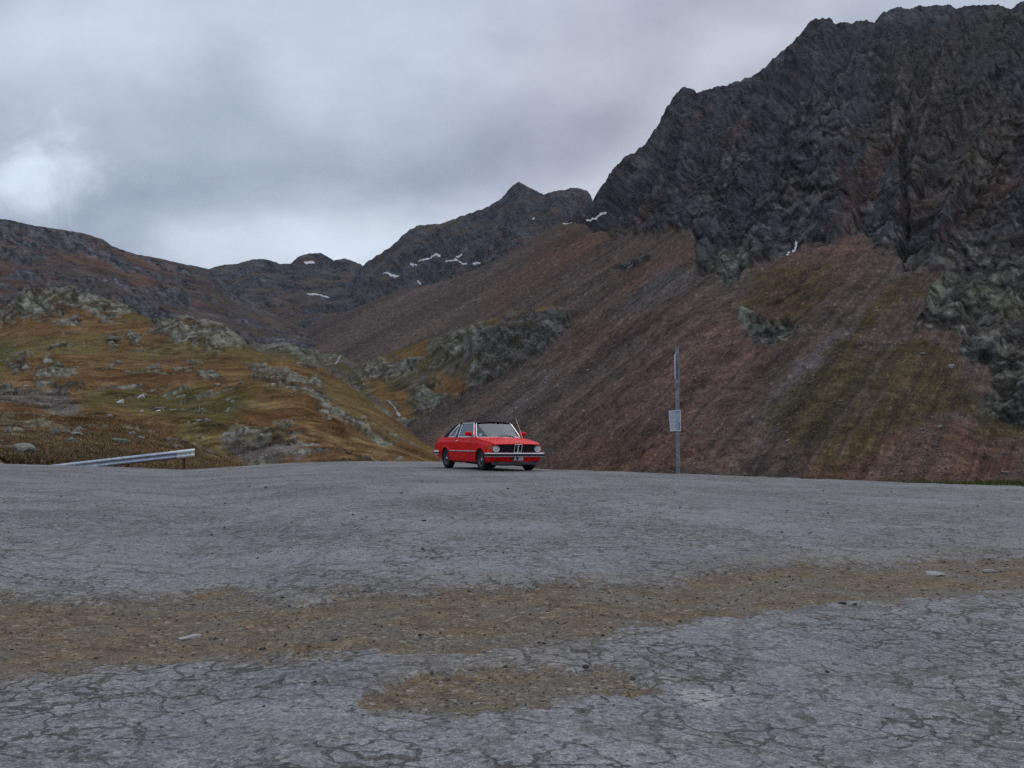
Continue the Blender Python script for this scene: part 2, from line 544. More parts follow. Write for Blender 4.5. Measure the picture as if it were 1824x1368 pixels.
# rock faces
ROCK_R = mask([
    [(900, 420), (960, 425), (1010, 400), (1050, 400), (1090, 440), (1130, 425), (1180, 420), (1235, 415), (1245, 450), (1262, 495), (1310, 512), (1330, 480), (1390, 462), (1420, 440), (1470, 440),
     (1520, 420), (1560, 430), (1575, 455), (1610, 445), (1600, 490), (1650, 475), (1690, 500), (1640, 560), (1630, 590), (1660, 605), (1690, 595), (1720, 610), (1715, 640), (1760, 660), (1775, 700), (1770, 740),
     (1800, 760), (2250, 800), (2250, -250), (900, -250)],
    [(1325, 575), (1335, 560), (1350, 565), (1370, 580), (1400, 570), (1440, 590), (1440, 605), (1400, 612), (1375, 625), (1345, 618), (1325, 598)],
    [(1095, 478), (1120, 470), (1160, 448), (1170, 455), (1140, 478), (1105, 488)],
], 7)
ROCK_KNOLL = mask([
    [(870, 600), (900, 572), (980, 562), (1030, 566), (1070, 592), (1060, 612), (1030, 616), (985, 628), (955, 660), (930, 690), (892, 692), (875, 650)],
    ([(780, 606), (830, 586), (880, 572), (880, 690), (850, 676), (800, 650)], .62),
    ([(600, 660), (700, 640), (760, 640), (740, 690), (640, 700)], .45),
    [(735, 715), (780, 700), (820, 712), (825, 740), (790, 755), (745, 745)],
    [(640, 650), (680, 640), (700, 660), (670, 680), (640, 672)],
    [(590, 700), (640, 690), (650, 710), (610, 715)],
], 8)
ROCK_HILL = mask([
    [(0, 545), (40, 518), (90, 508), (150, 518), (220, 542), (262, 568), (200, 572), (120, 556), (60, 575), (0, 585)],
    [(275, 575), (330, 560), (385, 574), (425, 600), (452, 624), (400, 628), (345, 618), (295, 600)],
    [(450, 660), (520, 665), (560, 690), (630, 735), (640, 750), (590, 735), (540, 712), (480, 692), (440, 680)],
    [(540, 668), (570, 680), (610, 720), (615, 728), (580, 705)],
    [(405, 765), (450, 760), (520, 770), (545, 790), (530, 797), (470, 790), (420, 785)],
    [(600, 740), (660, 760), (715, 790), (728, 800), (690, 795), (640, 770)],
    [(80, 665), (120, 655), (135, 665), (100, 690), (70, 688)],
    [(190, 605), (215, 604), (220, 622), (195, 620)], [(245, 608), (268, 606), (270, 618), (250, 622)],
    [(255, 660), (275, 655), (300, 672), (265, 672)],
    [(355, 668), (400, 672), (405, 695), (370, 690)],
    [(100, 578), (135, 574), (165, 590), (110, 588)],
    [(20, 650), (45, 648), (50, 662), (25, 662)],
    [(410, 680), (440, 700), (455, 702), (425, 704)],
    [(90, 800), (130, 788), (170, 800), (215, 805), (200, 822), (110, 822), (70, 815)],
], 6)
ROCK_BENCH = mask([
    [(450, 612), (500, 612), (560, 626), (610, 635), (600, 655), (560, 655), (500, 635), (455, 628)],
    [(260, 510), (300, 500), (340, 520), (350, 560), (290, 555)],
], 8)
GREEN = mask([
    [(150, 705), (200, 690), (300, 700), (420, 712), (470, 725), (420, 745), (380, 775), (300, 745), (200, 742), (150, 725)],
    [(-50, 610), (30, 615), (45, 640), (0, 670), (-50, 670)],
    ([(360, 700), (500, 700), (560, 715), (450, 735), (380, 735)], 0.7),
    ([(700, 800), (760, 800), (790, 815), (640, 800), (600, 770), (640, 770)], 0.6),
], 12)
GREEN_R = mask([
    [(1650, 485), (1625, 500), (1560, 545), (1500, 610), (1420, 690), (1350, 745), (1405, 790), (1470, 845), (1550, 820), (1600, 780), (1700, 740), (1765, 730), (1745, 680), (1700, 640), (1640, 610), (1600, 600), (1550, 640), (1510, 640), (1560, 590), (1640, 520)],
    ([(1290, 560), (1380, 540), (1480, 510), (1520, 500), (1400, 640), (1300, 700), (1250, 740), (1380, 620), (1330, 590)], 0.75),
    ([(1340, 490), (1420, 470), (1520, 465), (1500, 520), (1400, 560), (1330, 560)], 0.6),
    ([(1640, 520), (1680, 500), (1740, 560), (1824, 560), (1824, 590), (1720, 600), (1650, 560)], 0.7),
    ([(1700, 600), (1824, 620), (1824, 650), (1740, 640)], 0.5),
    [(1760, 740), (1824, 730), (1824, 790), (1740, 790)],
], 14)
BROWN_R = mask([
    ([(1040, 590), (1120, 560), (1260, 500), (1200, 560), (1100, 620), (980, 690)], 0.8),
    ([(1060, 540), (1220, 430), (1300, 400), (1330, 430), (1150, 520)], 0.45),
    ([(880, 520), (1000, 420), (1100, 380), (1140, 400), (1000, 490), (850, 570)], 0.6),
    ([(960, 750), (1010, 730), (1060, 720), (1010, 770)], 0.5),
    ([(980, 800), (1200, 770), (1300, 800), (1300, 850), (970, 850)], 0.5),
    ([(1420, 830), (1560, 770), (1720, 760), (1824, 800), (1824, 870), (1420, 870)], 0.9),
    ([(1700, 20), (1824, 0), (1824, 400), (1640, 420), (1600, 200), (1640, 100)], 0.55),
    ([(1560, 100), (1620, 90), (1700, 180), (1640, 260), (1540, 260)], 0.5),
], 18)
RED_R = mask([
    ([(960, 830), (1080, 700), (1200, 600), (1340, 540), (1500, 470), (1420, 600), (1300, 750), (1240, 850)], 1.0),
    ([(1060, 400), (1120, 330), (1240, 300), (1400, 260), (1480, 120), (1600, 40), (1824, 20), (1700, 160), (1500, 330), (1380, 430), (1200, 400)], 0.6),
    ([(1370, 440), (1560, 420), (1600, 450), (1450, 520), (1380, 520)], 0.8),
], 25)
GREYFAN = mask([
    [(1548, 850), (1600, 790), (1640, 755), (1690, 775), (1700, 830), (1690, 858), (1560, 858)],
    ([(1160, 500), (1240, 470), (1260, 500), (1060, 640), (900, 760), (860, 760), (930, 700), (1040, 620)], 0.6),
    ([(1330, 760), (1420, 660), (1500, 590), (1580, 530), (1500, 640), (1380, 760)], 0.8),
], 10)
SCREE_HILL = mask([
    [(-50, 680), (40, 685), (110, 700), (150, 725), (170, 742), (80, 740), (0, 728), (-50, 728)],
    [(385, 790), (450, 785), (530, 795), (560, 822), (440, 826)],
    ([(270, 620), (350, 625), (300, 650), (260, 640)], 0.35),
], 10)
RED_L = mask([
    ([(0, 400), (120, 410), (300, 480), (330, 520), (250, 520), (150, 470), (30, 440)], 1.0),
    ([(250, 490), (330, 500), (400, 540), (340, 560), (270, 530)], 1.0),
    ([(480, 540), (540, 520), (560, 550), (500, 570)], 0.8),
    ([(0, 460), (100, 490), (180, 520), (60, 520), (0, 540)], 0.8),
], 18)
GRASS_KNOLL = mask([
    [(640, 640), (700, 625), (770, 602), (780, 630), (740, 650), (690, 655)],
    [(760, 680), (800, 665), (850, 680), (830, 710), (790, 705), (765, 700)],
    [(940, 640), (1000, 610), (1040, 612), (980, 660), (940, 670)],
    [(860, 578), (1000, 548), (1030, 556), (900, 590)],
    [(660, 690), (720, 700), (740, 760), (700, 740)],
    [(650, 655), (680, 700), (640, 700)],
], 9)

# ---- sampling grid: columns by direction, rows by where the land shows
tt0, _ = ray([-30.0, 1854.0], [700, 700])
tcols = np.concatenate([tt0[0] - 0.0012 - 0.78 * np.linspace(1, 0.0, 90) ** 1.7, np.linspace(tt0[0], tt0[1], TCOLS := 1060), tt0[1] + 0.0012 + 0.78 * np.linspace(0.0, 1, 90) ** 1.7])
NR = 620
K = 2200
Yf = np.exp(np.linspace(math.log(20.0), math.log(3900.0), K))
zb = base_height(tcols, np.broadcast_to(Yf, (len(tcols), K)))
eb = zb / Yf
run = np.maximum.accumulate(eb, 1)
vis = (eb >= run - 0.0035)
de = np.abs(np.diff(eb, axis=1, prepend=eb[:, :1]))
dl = np.diff(np.log(Yf), prepend=np.log(Yf[0]) - 1e-3)
near = sstep(4000, 60, Yf)
w = de * vis + 0.012 * dl + 0.05 * dl * vis
w = w / w.sum(1, keepdims=True)
cdf = np.cumsum(w, 1)
cdf = np.concatenate([np.zeros((len(tcols), 1)), cdf], 1)[:, :K]
cdf /= cdf[:, -1:]
q = np.linspace(0, 1, NR)
LY = np.empty((len(tcols), NR))
for i in range(len(tcols)):
    LY[i] = np.interp(q, cdf[i], np.log(Yf))
for _ in range(3):   # soften between neighbouring columns
    p_ = np.pad(LY, ((3, 3), (0, 0)), mode='edge')
    LY = sum(p_[k:k + len(tcols)] for k in range(7)) / 7
GY = np.exp(LY)
GZ, GID = base_height(tcols, GY, True)
GX = tcols[:, None] * GY
GZ = GZ + CAM_H
# soften creases of the joined landforms a little along each column
for _ in range(2):
    GZ[:, 1:-1] = 0.25 * GZ[:, :-2] + 0.5 * GZ[:, 1:-1] + 0.25 * GZ[:, 2:]
PX, PY = project(GX, GY, GZ)
PX = PX.astype(np.float32); PY = PY.astype(np.float32)


def normals(X, Y, Z):
    Pm = np.stack([X, Y, Z], -1)
    du = np.gradient(Pm, axis=0); dv = np.gradient(Pm, axis=1)
    n = np.cross(du, dv)
    n /= np.linalg.norm(n, axis=-1, keepdims=True) + 1e-9
    n[n[..., 2] < 0] *= -1
    return n.astype(np.float32)


NRM = normals(GX, GY, GZ)
GX = GX.astype(np.float32); GY = GY.astype(np.float32); GZ = GZ.astype(np.float32)
# spacing of the grid (metres) limits the finest noise used
SPC = np.maximum(np.abs(np.gradient(GX, axis=0)), np.linalg.norm(np.stack([np.gradient(GY, axis=1), np.gradient(GZ, axis=1)], -1), axis=-1)).astype(np.float32)


def band(lam):
    return sstep(1.6, 3.2, lam / SPC)


def fbm3(lams, seed, x=None, y=None, z=None, ridged=False, pw=1.0):
    x = GX if x is None else x; y = GY if y is None else y; z = GZ if z is None else z
    out = np.zeros(GX.shape, np.float32)
    for i, l in enumerate(lams):
        n = perlin3(x / l, y / l, z / l, seed + i)
        if ridged:
            n = 0.33 - 1.3 * np.abs(n)
        out += n * (l ** pw) * band(l)
    return out


isf = {k: (GID == i) for i, k in enumerate(KEYS)}
rockn = fbm3([60, 24, 10, 4, 1.8], 3, pw=0.0) * 0.32     # breaks up every mask edge
wx = perlin2(PX / 60, PY / 60, 5) * 16 + perlin2(PX / 18, PY / 18, 6) * 7
wy = perlin2(PX / 60, PY / 60, 7) * 12 + perlin2(PX / 18, PY / 18, 8) * 6


def zone(m, hard=0.10, k=0.55):
    return sstep(0.5 - hard, 0.5 + hard, fetch(m, PX + wx, PY + wy) + rockn * k)


z_rockR = zone(ROCK_R, .30, .95) * isf['right']
z_rockK = zone(ROCK_KNOLL, .2, .9) * isf['knoll']
z_rockH = zone(ROCK_HILL, .16, .9) * (1 - .75 * isf['hillock']) * (isf['hill'] | isf['knob'] | isf['hillock'])
z_rockB = zone(ROCK_BENCH, .2) * (isf['bench'] | isf['left_ridge'])
far = isf['left_ridge'] | isf['back_ridge'] | isf['peak']
rock = np.maximum.reduce([z_rockR, z_rockK, z_rockH, z_rockB]).astype(np.float32)
# scattered outcrops break through the turf
patch = fbm3([26, 11, 5, 2.2], 20, pw=0.0)
turf = isf['hillock'] | isf['hill'] | isf['knob'] | isf['knoll'] | isf['bench']
small = sstep(0.60, 0.78, patch - 0.45 * isf['hillock'] - 0.05 * isf['hill']) * turf
rock = np.maximum(rock, small)
rock_far = sstep(-0.15, 0.25, fbm3([220, 90, 40, 18], 31, pw=0.0) + 0.35 * isf['peak'] + 0.25 * isf['back_ridge'])
rock = np.where(far, np.maximum(rock, rock_far), rock).astype(np.float32)

# ---- relief
fan = np.arctan2(PY + 142, 2068 - PX) * 1500.0             # constant along each fall line of the scree
fanr = np.hypot(PY + 142, 2068 - PX)
scree = (isf['right'] & True) * (1 - rock)
rill = perlin2(fan / 34, fanr / 420, 11) + 0.7 * perlin2(fan / 13, fanr / 190, 12) + 0.5 * perlin2(fan / 5.5, fanr / 90, 13)
rill_v = np.minimum(0, perlin2(fan / 60, fanr / 900, 14) - 0.12 * perlin2(PX / 30, PY / 30, 3))
scale = (GY / 600.0)

# tilted bedding for the crags: coordinates turned so strata dip across the face
ang = math.radians(38)
sx = GX * math.cos(ang) + GZ * math.sin(ang)
sz = (-GX * math.sin(ang) + GZ * math.cos(ang))
def pxband(lam, ang_deg, aniso, seed, ridged=True, rx=0.0):
    """relief whose grain runs along a direction of the slope; size follows the distance so that near and far crags are equally fine"""
    a_ = math.radians(ang_deg)
    u_ = PX * math.cos(a_) + PY * math.sin(a_); v_ = -PX * math.sin(a_) + PY * math.cos(a_)
    wv = perlin2(PX / (lam * 5.1), PY / (lam * 5.1), seed + 5) * lam * 0.35
    n = perlin2((u_ + wv) / (lam * aniso), (v_ + wv) / lam, seed)
    if ridged:
        n = 0.30 - 1.25 * np.abs(n)
    return n


def facets(lam, ang_deg, aniso, seed):
    """broken rock faces: every cell is a tilted plane of its own -> (relief about -1..1, tone of the face 0..1)"""
    a_ = math.radians(ang_deg)
    wv = perlin2(PX / (lam * 6), PY / (lam * 6), seed + 3) * lam * 0.35
    u_ = ((PX * math.cos(a_) + PY * math.sin(a_) + wv) / (lam * aniso)).astype(np.float32)
    v_ = ((-PX * math.sin(a_) + PY * math.cos(a_) + wv) / lam).astype(np.float32)
    iu = np.floor(u_).astype(np.int32); iv = np.floor(v_).astype(np.int32)
    bd = np.full(shape0, 1e9, np.float32); bh = np.zeros(shape0, np.int32); bx_ = np.zeros(shape0, np.float32); by_ = np.zeros(shape0, np.float32)
    for du in (-1, 0, 1):
        for dv in (-1, 0, 1):
            h = _perm[(_perm[(iu + du + seed * 13) & 255] + ((iv + dv) & 255)) & 511]
            cx = iu + du + 0.15 + 0.7 * (h & 15) / 15.0; cy = iv + dv + 0.15 + 0.7 * (h >> 4) / 15.0
            dx = u_ - cx; dy = v_ - cy
            d = dx * dx + dy * dy
            m_ = d < bd
            bd = np.where(m_, d, bd); bh = np.where(m_, h, bh); bx_ = np.where(m_, dx, bx_); by_ = np.where(m_, dy, by_)
    r1 = _perm[bh] / 255.0; r2 = _perm[bh + 57] / 255.0 - .5; r3 = _perm[bh + 131] / 255.0 - .5
    return ((r1 - .5) * 0.7 + (r2 * 1.3 + .35) * bx_ + (r3 * 1.5 - .5) * by_).astype(np.float32), r1.astype(np.float32)


shape0 = GX.shape
PXM = (GY / F_PX)                                            # metres per photo pixel at each point
FC = [facets(l, an, q_, 7 + i) for i, (l, an, q_) in enumerate(((34, 36, 1.8), (15, 28, 2.0), (7.5, 44, 1.8), (3.8, 30, 1.6)))]
facet_relief = sum(f_[0] * l for f_, l in zip(FC, (34, 15, 7.5, 3.8)))
facet_tone = sum((f_[1] - .5) * w_ for f_, w_ in zip(FC, (.25, .4, .6, .7)))
strata = sum(pxband(l, 33, 3.2, 110 + i) * l for i, l in enumerate((46, 24, 12, 6.5, 3.4)))
ribs = sum(pxband(l, -58, 3.0, 120 + i) * l for i, l in enumerate((110, 52, 25)))
blocks = facet_relief * 0.9
crag = strata
fine = fbm3([8, 3.6, 1.7, 0.8, 0.4], 60, pw=0.9)
disp = np.zeros(GX.shape, np.float32)
kR = isf['right'] * rock
edge_fade = sstep(0, 60, GY - edge_Y(tcols)[:, None])       # nothing pushes up through the pavement
crest_fade = 0.30 + 0.70 * sstep(4, 60, PY - np.interp(PX, CREST_R[:, 0], CREST_R[:, 1]))
disp += kR * crest_fade * (strata * 0.05 + ribs * 0.27 + blocks * 0.27) * PXM
cleft = np.exp(-((PX - (1612 - 0.03 * (PY - 300)) + 10 * perlin2(PY / 40, PY * 0, 2)) / 6.0) ** 2) * sstep(120, 180, PY) * sstep(455, 435, PY)
disp -= kR * cleft * 3.0
def crest_px(key):
    t_, z_, y_ = FORMS[key].lines[-1]
    cx_, cy_ = project(t_ * y_, y_, z_ + CAM_H)
    return np.interp(PX, cx_, cy_)


cf_ = {k: 0.12 + 0.88 * sstep(3, 42, PY - crest_px(k)) for k in ('peak', 'back_ridge', 'left_ridge')}
disp += isf['peak'] * cf_['peak'] * (strata * 0.10 + ribs * .16 + blocks * 0.22) * PXM + isf['back_ridge'] * cf_['back_ridge'] * (strata * 0.08 + blocks * 0.14) * PXM
disp += isf['left_ridge'] * cf_['left_ridge'] * (strata * 0.14 + ribs * 0.05 + blocks * 0.12) * (0.45 + 0.55 * rock) * PXM
disp += (isf['knoll'] | isf['bench']) * (strata * (.04 + 0.08 * rock) + blocks * (.03 + .18 * rock)) * PXM
disp += (isf['hill'] | isf['knob']) * (strata * (0.02 + 0.06 * rock) + blocks * (.015 + .22 * rock)) * PXM
disp += isf['hillock'] * (strata * (0.02 + 0.06 * rock) + blocks * (.015 + .20 * rock)) * PXM
disp += turf * fbm3([30, 14, 7, 3.2, 1.5], 71, pw=0.85) * 0.05
disp += scree * (rill * 0.9 * scale ** 0.8 + rill_v * 4.0 * scale) * (0.32)
disp += scree * (blocks * .035) * PXM
disp += (scree + 0.0) * fine * 0.06 + (isf['hillock'] | isf['hill']) * (1 - rock) * fine * 0.07
disp *= np.where(isf['floor'], 0.0, 1.0) * np.clip(edge_fade, 0, 1)
disp += isf['floor'] * (GY > edge_Y(tcols)[:, None] + 1.0) * fine * 0.04
GX = GX + NRM[..., 0] * disp; GY2 = GY + NRM[..., 1] * disp; GZ = GZ + NRM[..., 2] * disp
# teeth along the skylines
jg = (0.28 - 1.2 * np.abs(perlin2(PX / 15, PX * 0, 210))) * 4.5 + (0.28 - 1.2 * np.abs(perlin2(PX / 6.0, PX * 0 + 3, 211))) * 1.6 + perlin2(PX / 40, PX * 0 + 7, 212) * 3
GZ = GZ + isf['right'] * jg * PXM * sstep(34, 0, PY - np.interp(PX, CREST_R[:, 0], CREST_R[:, 1])) * sstep(900, 1080, PX)
GZ = GZ + isf['peak'] * jg * .5 * PXM * sstep(26, 0, PY - crest_px('peak')) * sstep(8, 40, np.abs(PX - 924)) + isf['back_ridge'] * jg * .25 * PXM * sstep(20, 0, PY - crest_px('back_ridge')) + isf['left_ridge'] * jg * .3 * PXM * sstep(24, 0, PY - crest_px('left_ridge'))
# rock lumps stand proud of the turf
lump = turf * sstep(0.2, 0.8, rock) * np.minimum(0.0018 * GY, 0.5)
GZ = GZ + lump

# ---- albedo
def C(*v):
    return np.array(v, np.float32)


def mottle(l1, l2, l3, seed):
    return fbm3([l1, l2, l3], seed, pw=0.0)


shape = GX.shape
col = np.zeros(shape + (3,), np.float32) + C(0.10, 0.085, 0.07)
m1 = mottle(40, 15, 6, 80); m2 = mottle(9, 4, 1.7, 84); m3 = mottle(3.0, 1.3, .6, 88); m4 = mottle(120, 55, 25, 92)
sp1 = rng.random(shape).astype(np.float32); sp2 = rng.random(shape).astype(np.float32)
sp2 = 0.25 * (sp2 + np.roll(sp2, 1, 0) + np.roll(sp2, 1, 1) + np.roll(sp2, (1, 1), (0, 1)))

# turf: russet, straw and olive
g = np.zeros(shape + (3,), np.float32) + C(0.130, 0.074, 0.037)
g = mixc(g, C(0.162, 0.103, 0.051), sstep(0.0, 0.8, m1 + 0.4 * m3))
g = mixc(g, C(0.090, 0.048, 0.024), sstep(0.05, 0.7, -m1 + 0.5 * m2))
g = mixc(g, C(0.105, 0.090, 0.038), sstep(0.0, 0.6, m4 + 0.3 * m2) * 0.55)
g *= (1 + 0.55 * m3 + 0.30 * m2 + 0.45 * (sp1 - .5))[..., None]
green = zone(GREEN, .45, .6) * .8
gg = np.zeros(shape + (3,), np.float32) + C(0.066, 0.068, 0.025)
gg *= (1 + 0.5 * m3 + 0.3 * m2)[..., None]
g = mixc(g, 1.0, green * 0) * 1.0
g = g * (1 - green[..., None] * .85) + gg * green[..., None] * .85
sh = zone(SCREE_HILL, .25)
sg = (C(0.13, 0.118, 0.112) * (0.75 + 0.6 * m2 + 0.9 * (sp2 - .5))[..., None])
g = g * (1 - sh[..., None] * .85) + sg * sh[..., None] * .85
col = np.where((turf | isf['floor'])[..., None], g, col)

# knoll: duller green-brown, grey rubble lower down
kn = np.zeros(shape + (3,), np.float32) + C(0.090, 0.072, 0.044)
kn = mixc(kn, C(0.110, 0.098, 0.090), sstep(-0.1, 0.5, m1 + 0.3 * m2))
kn = mixc(kn, C(0.135, 0.078, 0.034), zone(GRASS_KNOLL, .2))
kn = mixc(kn, C(0.062, 0.064, 0.028), sstep(0.2, 0.6, m4 - 0.2 * m1) * 0.6)
kn *= (1 + 0.4 * m2 + 0.3 * (sp1 - .5))[..., None]
col = np.where((isf['knoll'] | isf['bench'])[..., None], kn, col)

# scree of the right-hand mountain
s = np.zeros(shape + (3,), np.float32) + C(0.086, 0.064, 0.057)
s = mixc(s, C(0.112, 0.068, 0.057), zone(RED_R, .45, .4) * 0.8)
s = mixc(s, C(0.115, 0.104, 0.106), np.clip(zone(GREYFAN, .25, .5), 0, 1) * 0.8)
streak = perlin2(fan / 26, fanr / 500, 101) + 0.6 * perlin2(fan / 9, fanr / 220, 102) + 0.35 * perlin2(fan / 3.5, fanr / 120, 103)
s = mixc(s, C(0.105, 0.055, 0.036), np.clip(fetch(BROWN_R, PX + wx, PY + wy) * 1.2 + streak * .3 + m4 * .2, 0, 1) * 0.75)
s = mixc(s, C(0.056, 0.043, 0.020), sstep(0.20, 0.90, fetch(GREEN_R, PX + wx * .6, PY + wy * .6) + streak * 0.30 + rockn * .5 + .25 * m3) * 0.78)
s *= (1 + 0.34 * streak)[..., None]
s *= (1 + 0.3 * m3 + 0.85 * (sp2 - .5) + 0.25 * (sp1 - .5))[..., None]
pale = (sp2 > 0.80)
s = np.where(pale[..., None], s * 1.55, s)
def near_line(pts, wd):
    best = np.full(shape, 1e9, np.float32)
    qx = PX + perlin2(PX / 22, PY / 22, 170) * 5; qy = PY + perlin2(PX / 22, PY / 22, 171) * 5
    for (x0, y0), (x1, y1) in zip(pts[:-1], pts[1:]):
        L2 = (x1 - x0) ** 2 + (y1 - y0) ** 2
        u_ = np.clip(((qx - x0) * (x1 - x0) + (qy - y0) * (y1 - y0)) / L2, 0, 1)
        best = np.minimum(best, np.hypot(qx - x0 - u_ * (x1 - x0), qy - y0 - u_ * (y1 - y0)))
    return np.exp(-(best / wd) ** 2)


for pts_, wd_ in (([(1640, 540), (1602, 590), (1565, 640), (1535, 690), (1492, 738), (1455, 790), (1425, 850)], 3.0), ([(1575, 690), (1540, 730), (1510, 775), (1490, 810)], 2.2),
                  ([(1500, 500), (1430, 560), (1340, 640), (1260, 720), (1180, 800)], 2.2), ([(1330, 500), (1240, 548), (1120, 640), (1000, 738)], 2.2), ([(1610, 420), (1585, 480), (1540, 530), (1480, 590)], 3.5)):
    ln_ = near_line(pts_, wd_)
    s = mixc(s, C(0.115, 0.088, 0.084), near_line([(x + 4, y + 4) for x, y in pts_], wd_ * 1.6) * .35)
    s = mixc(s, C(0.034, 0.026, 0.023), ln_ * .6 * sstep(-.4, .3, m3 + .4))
gul = np.exp(-((fan - np.interp(fanr, [0, 2000], [1480, 1480])) / 6) ** 2) * 0
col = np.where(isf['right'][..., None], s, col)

# far slopes
f = np.zeros(shape + (3,), np.float32) + C(0.062, 0.052, 0.050)
f = mixc(f, C(0.095, 0.050, 0.044), np.clip(fetch(RED_L, PX + wx, PY + wy) + 0.35 * m4, 0, 1) * .8)
f = mixc(f, C(0.098, 0.070, 0.040), sstep(0.2, 0.7, m4 - .3 * m1) * .5)
f *= (1 + 0.35 * m1 + 0.3 * (sp2 - .5))[..., None]
col = np.where(far[..., None], f, col)

# bare rock
r_near = np.zeros(shape + (3,), np.float32) + C(0.145, 0.138, 0.112)
r_near = mixc(r_near, C(0.200, 0.195, 0.170), sstep(0.1, 0.7, m2 + .4 * m3))
r_near = mixc(r_near, C(0.055, 0.052, 0.045), sstep(0.10, 0.5, -m2 + .5 * m1))
r_near = mixc(r_near, C(0.12, 0.125, 0.07), sstep(0.2, 0.7, m3 - m1) * .5)
_k1 = sum(pxband(l, -50, 2.2, 180 + i, ridged=False) * w_ for i, (l, w_) in enumerate(((58, .8), (24, .5), (10, .35))))
_k4 = sum(pxband(l, -48, 2.4, 190 + i, ridged=False) * w_ for i, (l, w_) in enumerate(((90, .9), (38, .5), (14, .4))))
m1 = np.where(isf['right'], _k1, m1).astype(np.float32); m4 = np.where(isf['right'], _k4, m4).astype(np.float32)
r_far = np.zeros(shape + (3,), np.float32) + C(0.046, 0.043, 0.050)
r_far = mixc(r_far, C(0.082, 0.077, 0.082), sstep(0.1, 0.7, m1 + .5 * m2))
r_far = mixc(r_far, C(0.020, 0.019, 0.023), sstep(0.1, 0.6, -m2 + .3 * m1))
r_far = mixc(r_far, C(0.062, 0.036, 0.030), sstep(0.10, 0.9, m4 + .3 * m1) * .7)
r_far = mixc(r_far, C(0.050, 0.037, 0.016), np.clip(fetch(BROWN_R, PX + wx, PY + wy) + .4 * m1 - .1, 0, 1) * .6)
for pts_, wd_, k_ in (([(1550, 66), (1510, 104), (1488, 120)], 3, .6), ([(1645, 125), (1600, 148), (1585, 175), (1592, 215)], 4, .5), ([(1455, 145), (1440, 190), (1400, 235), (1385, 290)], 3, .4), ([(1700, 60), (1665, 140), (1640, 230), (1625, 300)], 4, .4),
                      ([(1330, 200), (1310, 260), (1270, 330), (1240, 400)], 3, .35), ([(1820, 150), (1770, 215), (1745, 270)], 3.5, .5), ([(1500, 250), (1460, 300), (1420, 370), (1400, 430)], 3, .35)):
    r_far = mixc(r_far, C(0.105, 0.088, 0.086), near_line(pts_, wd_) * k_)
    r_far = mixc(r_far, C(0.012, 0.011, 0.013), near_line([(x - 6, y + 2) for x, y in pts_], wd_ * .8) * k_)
pale_low = sstep(380, 560, PY) * isf['right']
r_far = r_far * (1 + 1.6 * pale_low * sstep(-0.1, 0.5, m1 + .4 * m2))[..., None]
rc = np.where((isf['hill'] | isf['hillock'] | isf['knob'])[..., None], r_near, r_far)
rc = np.where((isf['knoll'] | isf['bench'])[..., None], r_near * (0.25 + .6 * sstep(890, 840, PX))[..., None] + r_far * (0.75 - .5 * sstep(890, 840, PX))[..., None], rc)
lowr = (isf['right'] * sstep(400, 520, PY) * (0.45 + .5 * sstep(-.3, .4, m1 + .3 * m2)))[..., None]
rc = rc * (1 - lowr) + r_near * 0.68 * lowr
rc = np.where(isf['left_ridge'][..., None], r_far * 1.25 + 0.008, rc)
grain = sum(pxband(l, 35, 2.2, 140 + i) for i, l in enumerate((9, 4.5, 2.4)))
seam = sstep(-0.05, -0.75, sum(pxband(l, an, 3.0, 150 + i) for i, (l, an) in enumerate(((16, 38), (8, 60), (4.5, 20)))))                         # lichen-dark seams in the joints of the rock
rc = rc * ((1 + 0.25 * m3 + 0.3 * (sp2 - .5) + .25 * grain) * (1 + .75 * facet_tone) * (1 - .55 * seam))[..., None]
rkm = rock * np.where(isf['right'], 1, 0.95 - .55 * sstep(.1, .5, -m2 + .4 * m3) * (turf > 0))
col = col * (1 - rkm[..., None]) + rc * rkm[..., None]

# sandy verge beside the lot on the left, weeds on the right
vg = isf['floor'] * (tcols[:, None] < -0.385)
vg2 = vg * sstep(-0.3, 0.3, m2 + .5)
col = col * (1 - vg2[..., None]) + (C(0.26, 0.225, 0.17) * (1 + 0.25 * m3[..., None])) * vg2[..., None]
vr = isf['floor'] * (tcols[:, None] > 0.30) * sstep(-0.4, 0.2, m2 + .3)
col = col * (1 - vr[..., None]) + (C(0.085, 0.10, 0.025) * (1 + 0.5 * m3[..., None])) * vr[..., None]
col = np.clip(col, 0.008, 0.85)

# ---- snow, falling water and the brook: pieces of the surface itself with their own object
def line_poly(pts, wd):
    out = []; back = []
    wd = [q_ * .72 for q_ in wd] if isinstance(wd, (list, tuple)) else wd * .72
    for i, (x, y) in enumerate(pts):
        a = pts[max(i - 1, 0)]; b = pts[min(i + 1, len(pts) - 1)]
        dx, dy = b[0] - a[0], b[1] - a[1]; L = math.hypot(dx, dy) or 1
        w_ = wd[i] if isinstance(wd, (list, tuple)) else wd
        out.append((x - dy / L * w_ / 2, y + dx / L * w_ / 2)); back.append((x + dy / L * w_ / 2, y - dx / L * w_ / 2))
    return out + back[::-1]


def in_poly(px, py, poly):
    ins = np.zeros(px.shape, bool)
    for i in range(len(poly)):
        x0, y0 = poly[i]; x1, y1 = poly[(i + 1) % len(poly)]
        if y0 == y1: continue
        ins ^= ((py < y0) != (py < y1)) & (px < (x1 - x0) * (py - y0) / (y1 - y0) + x0)
    return ins


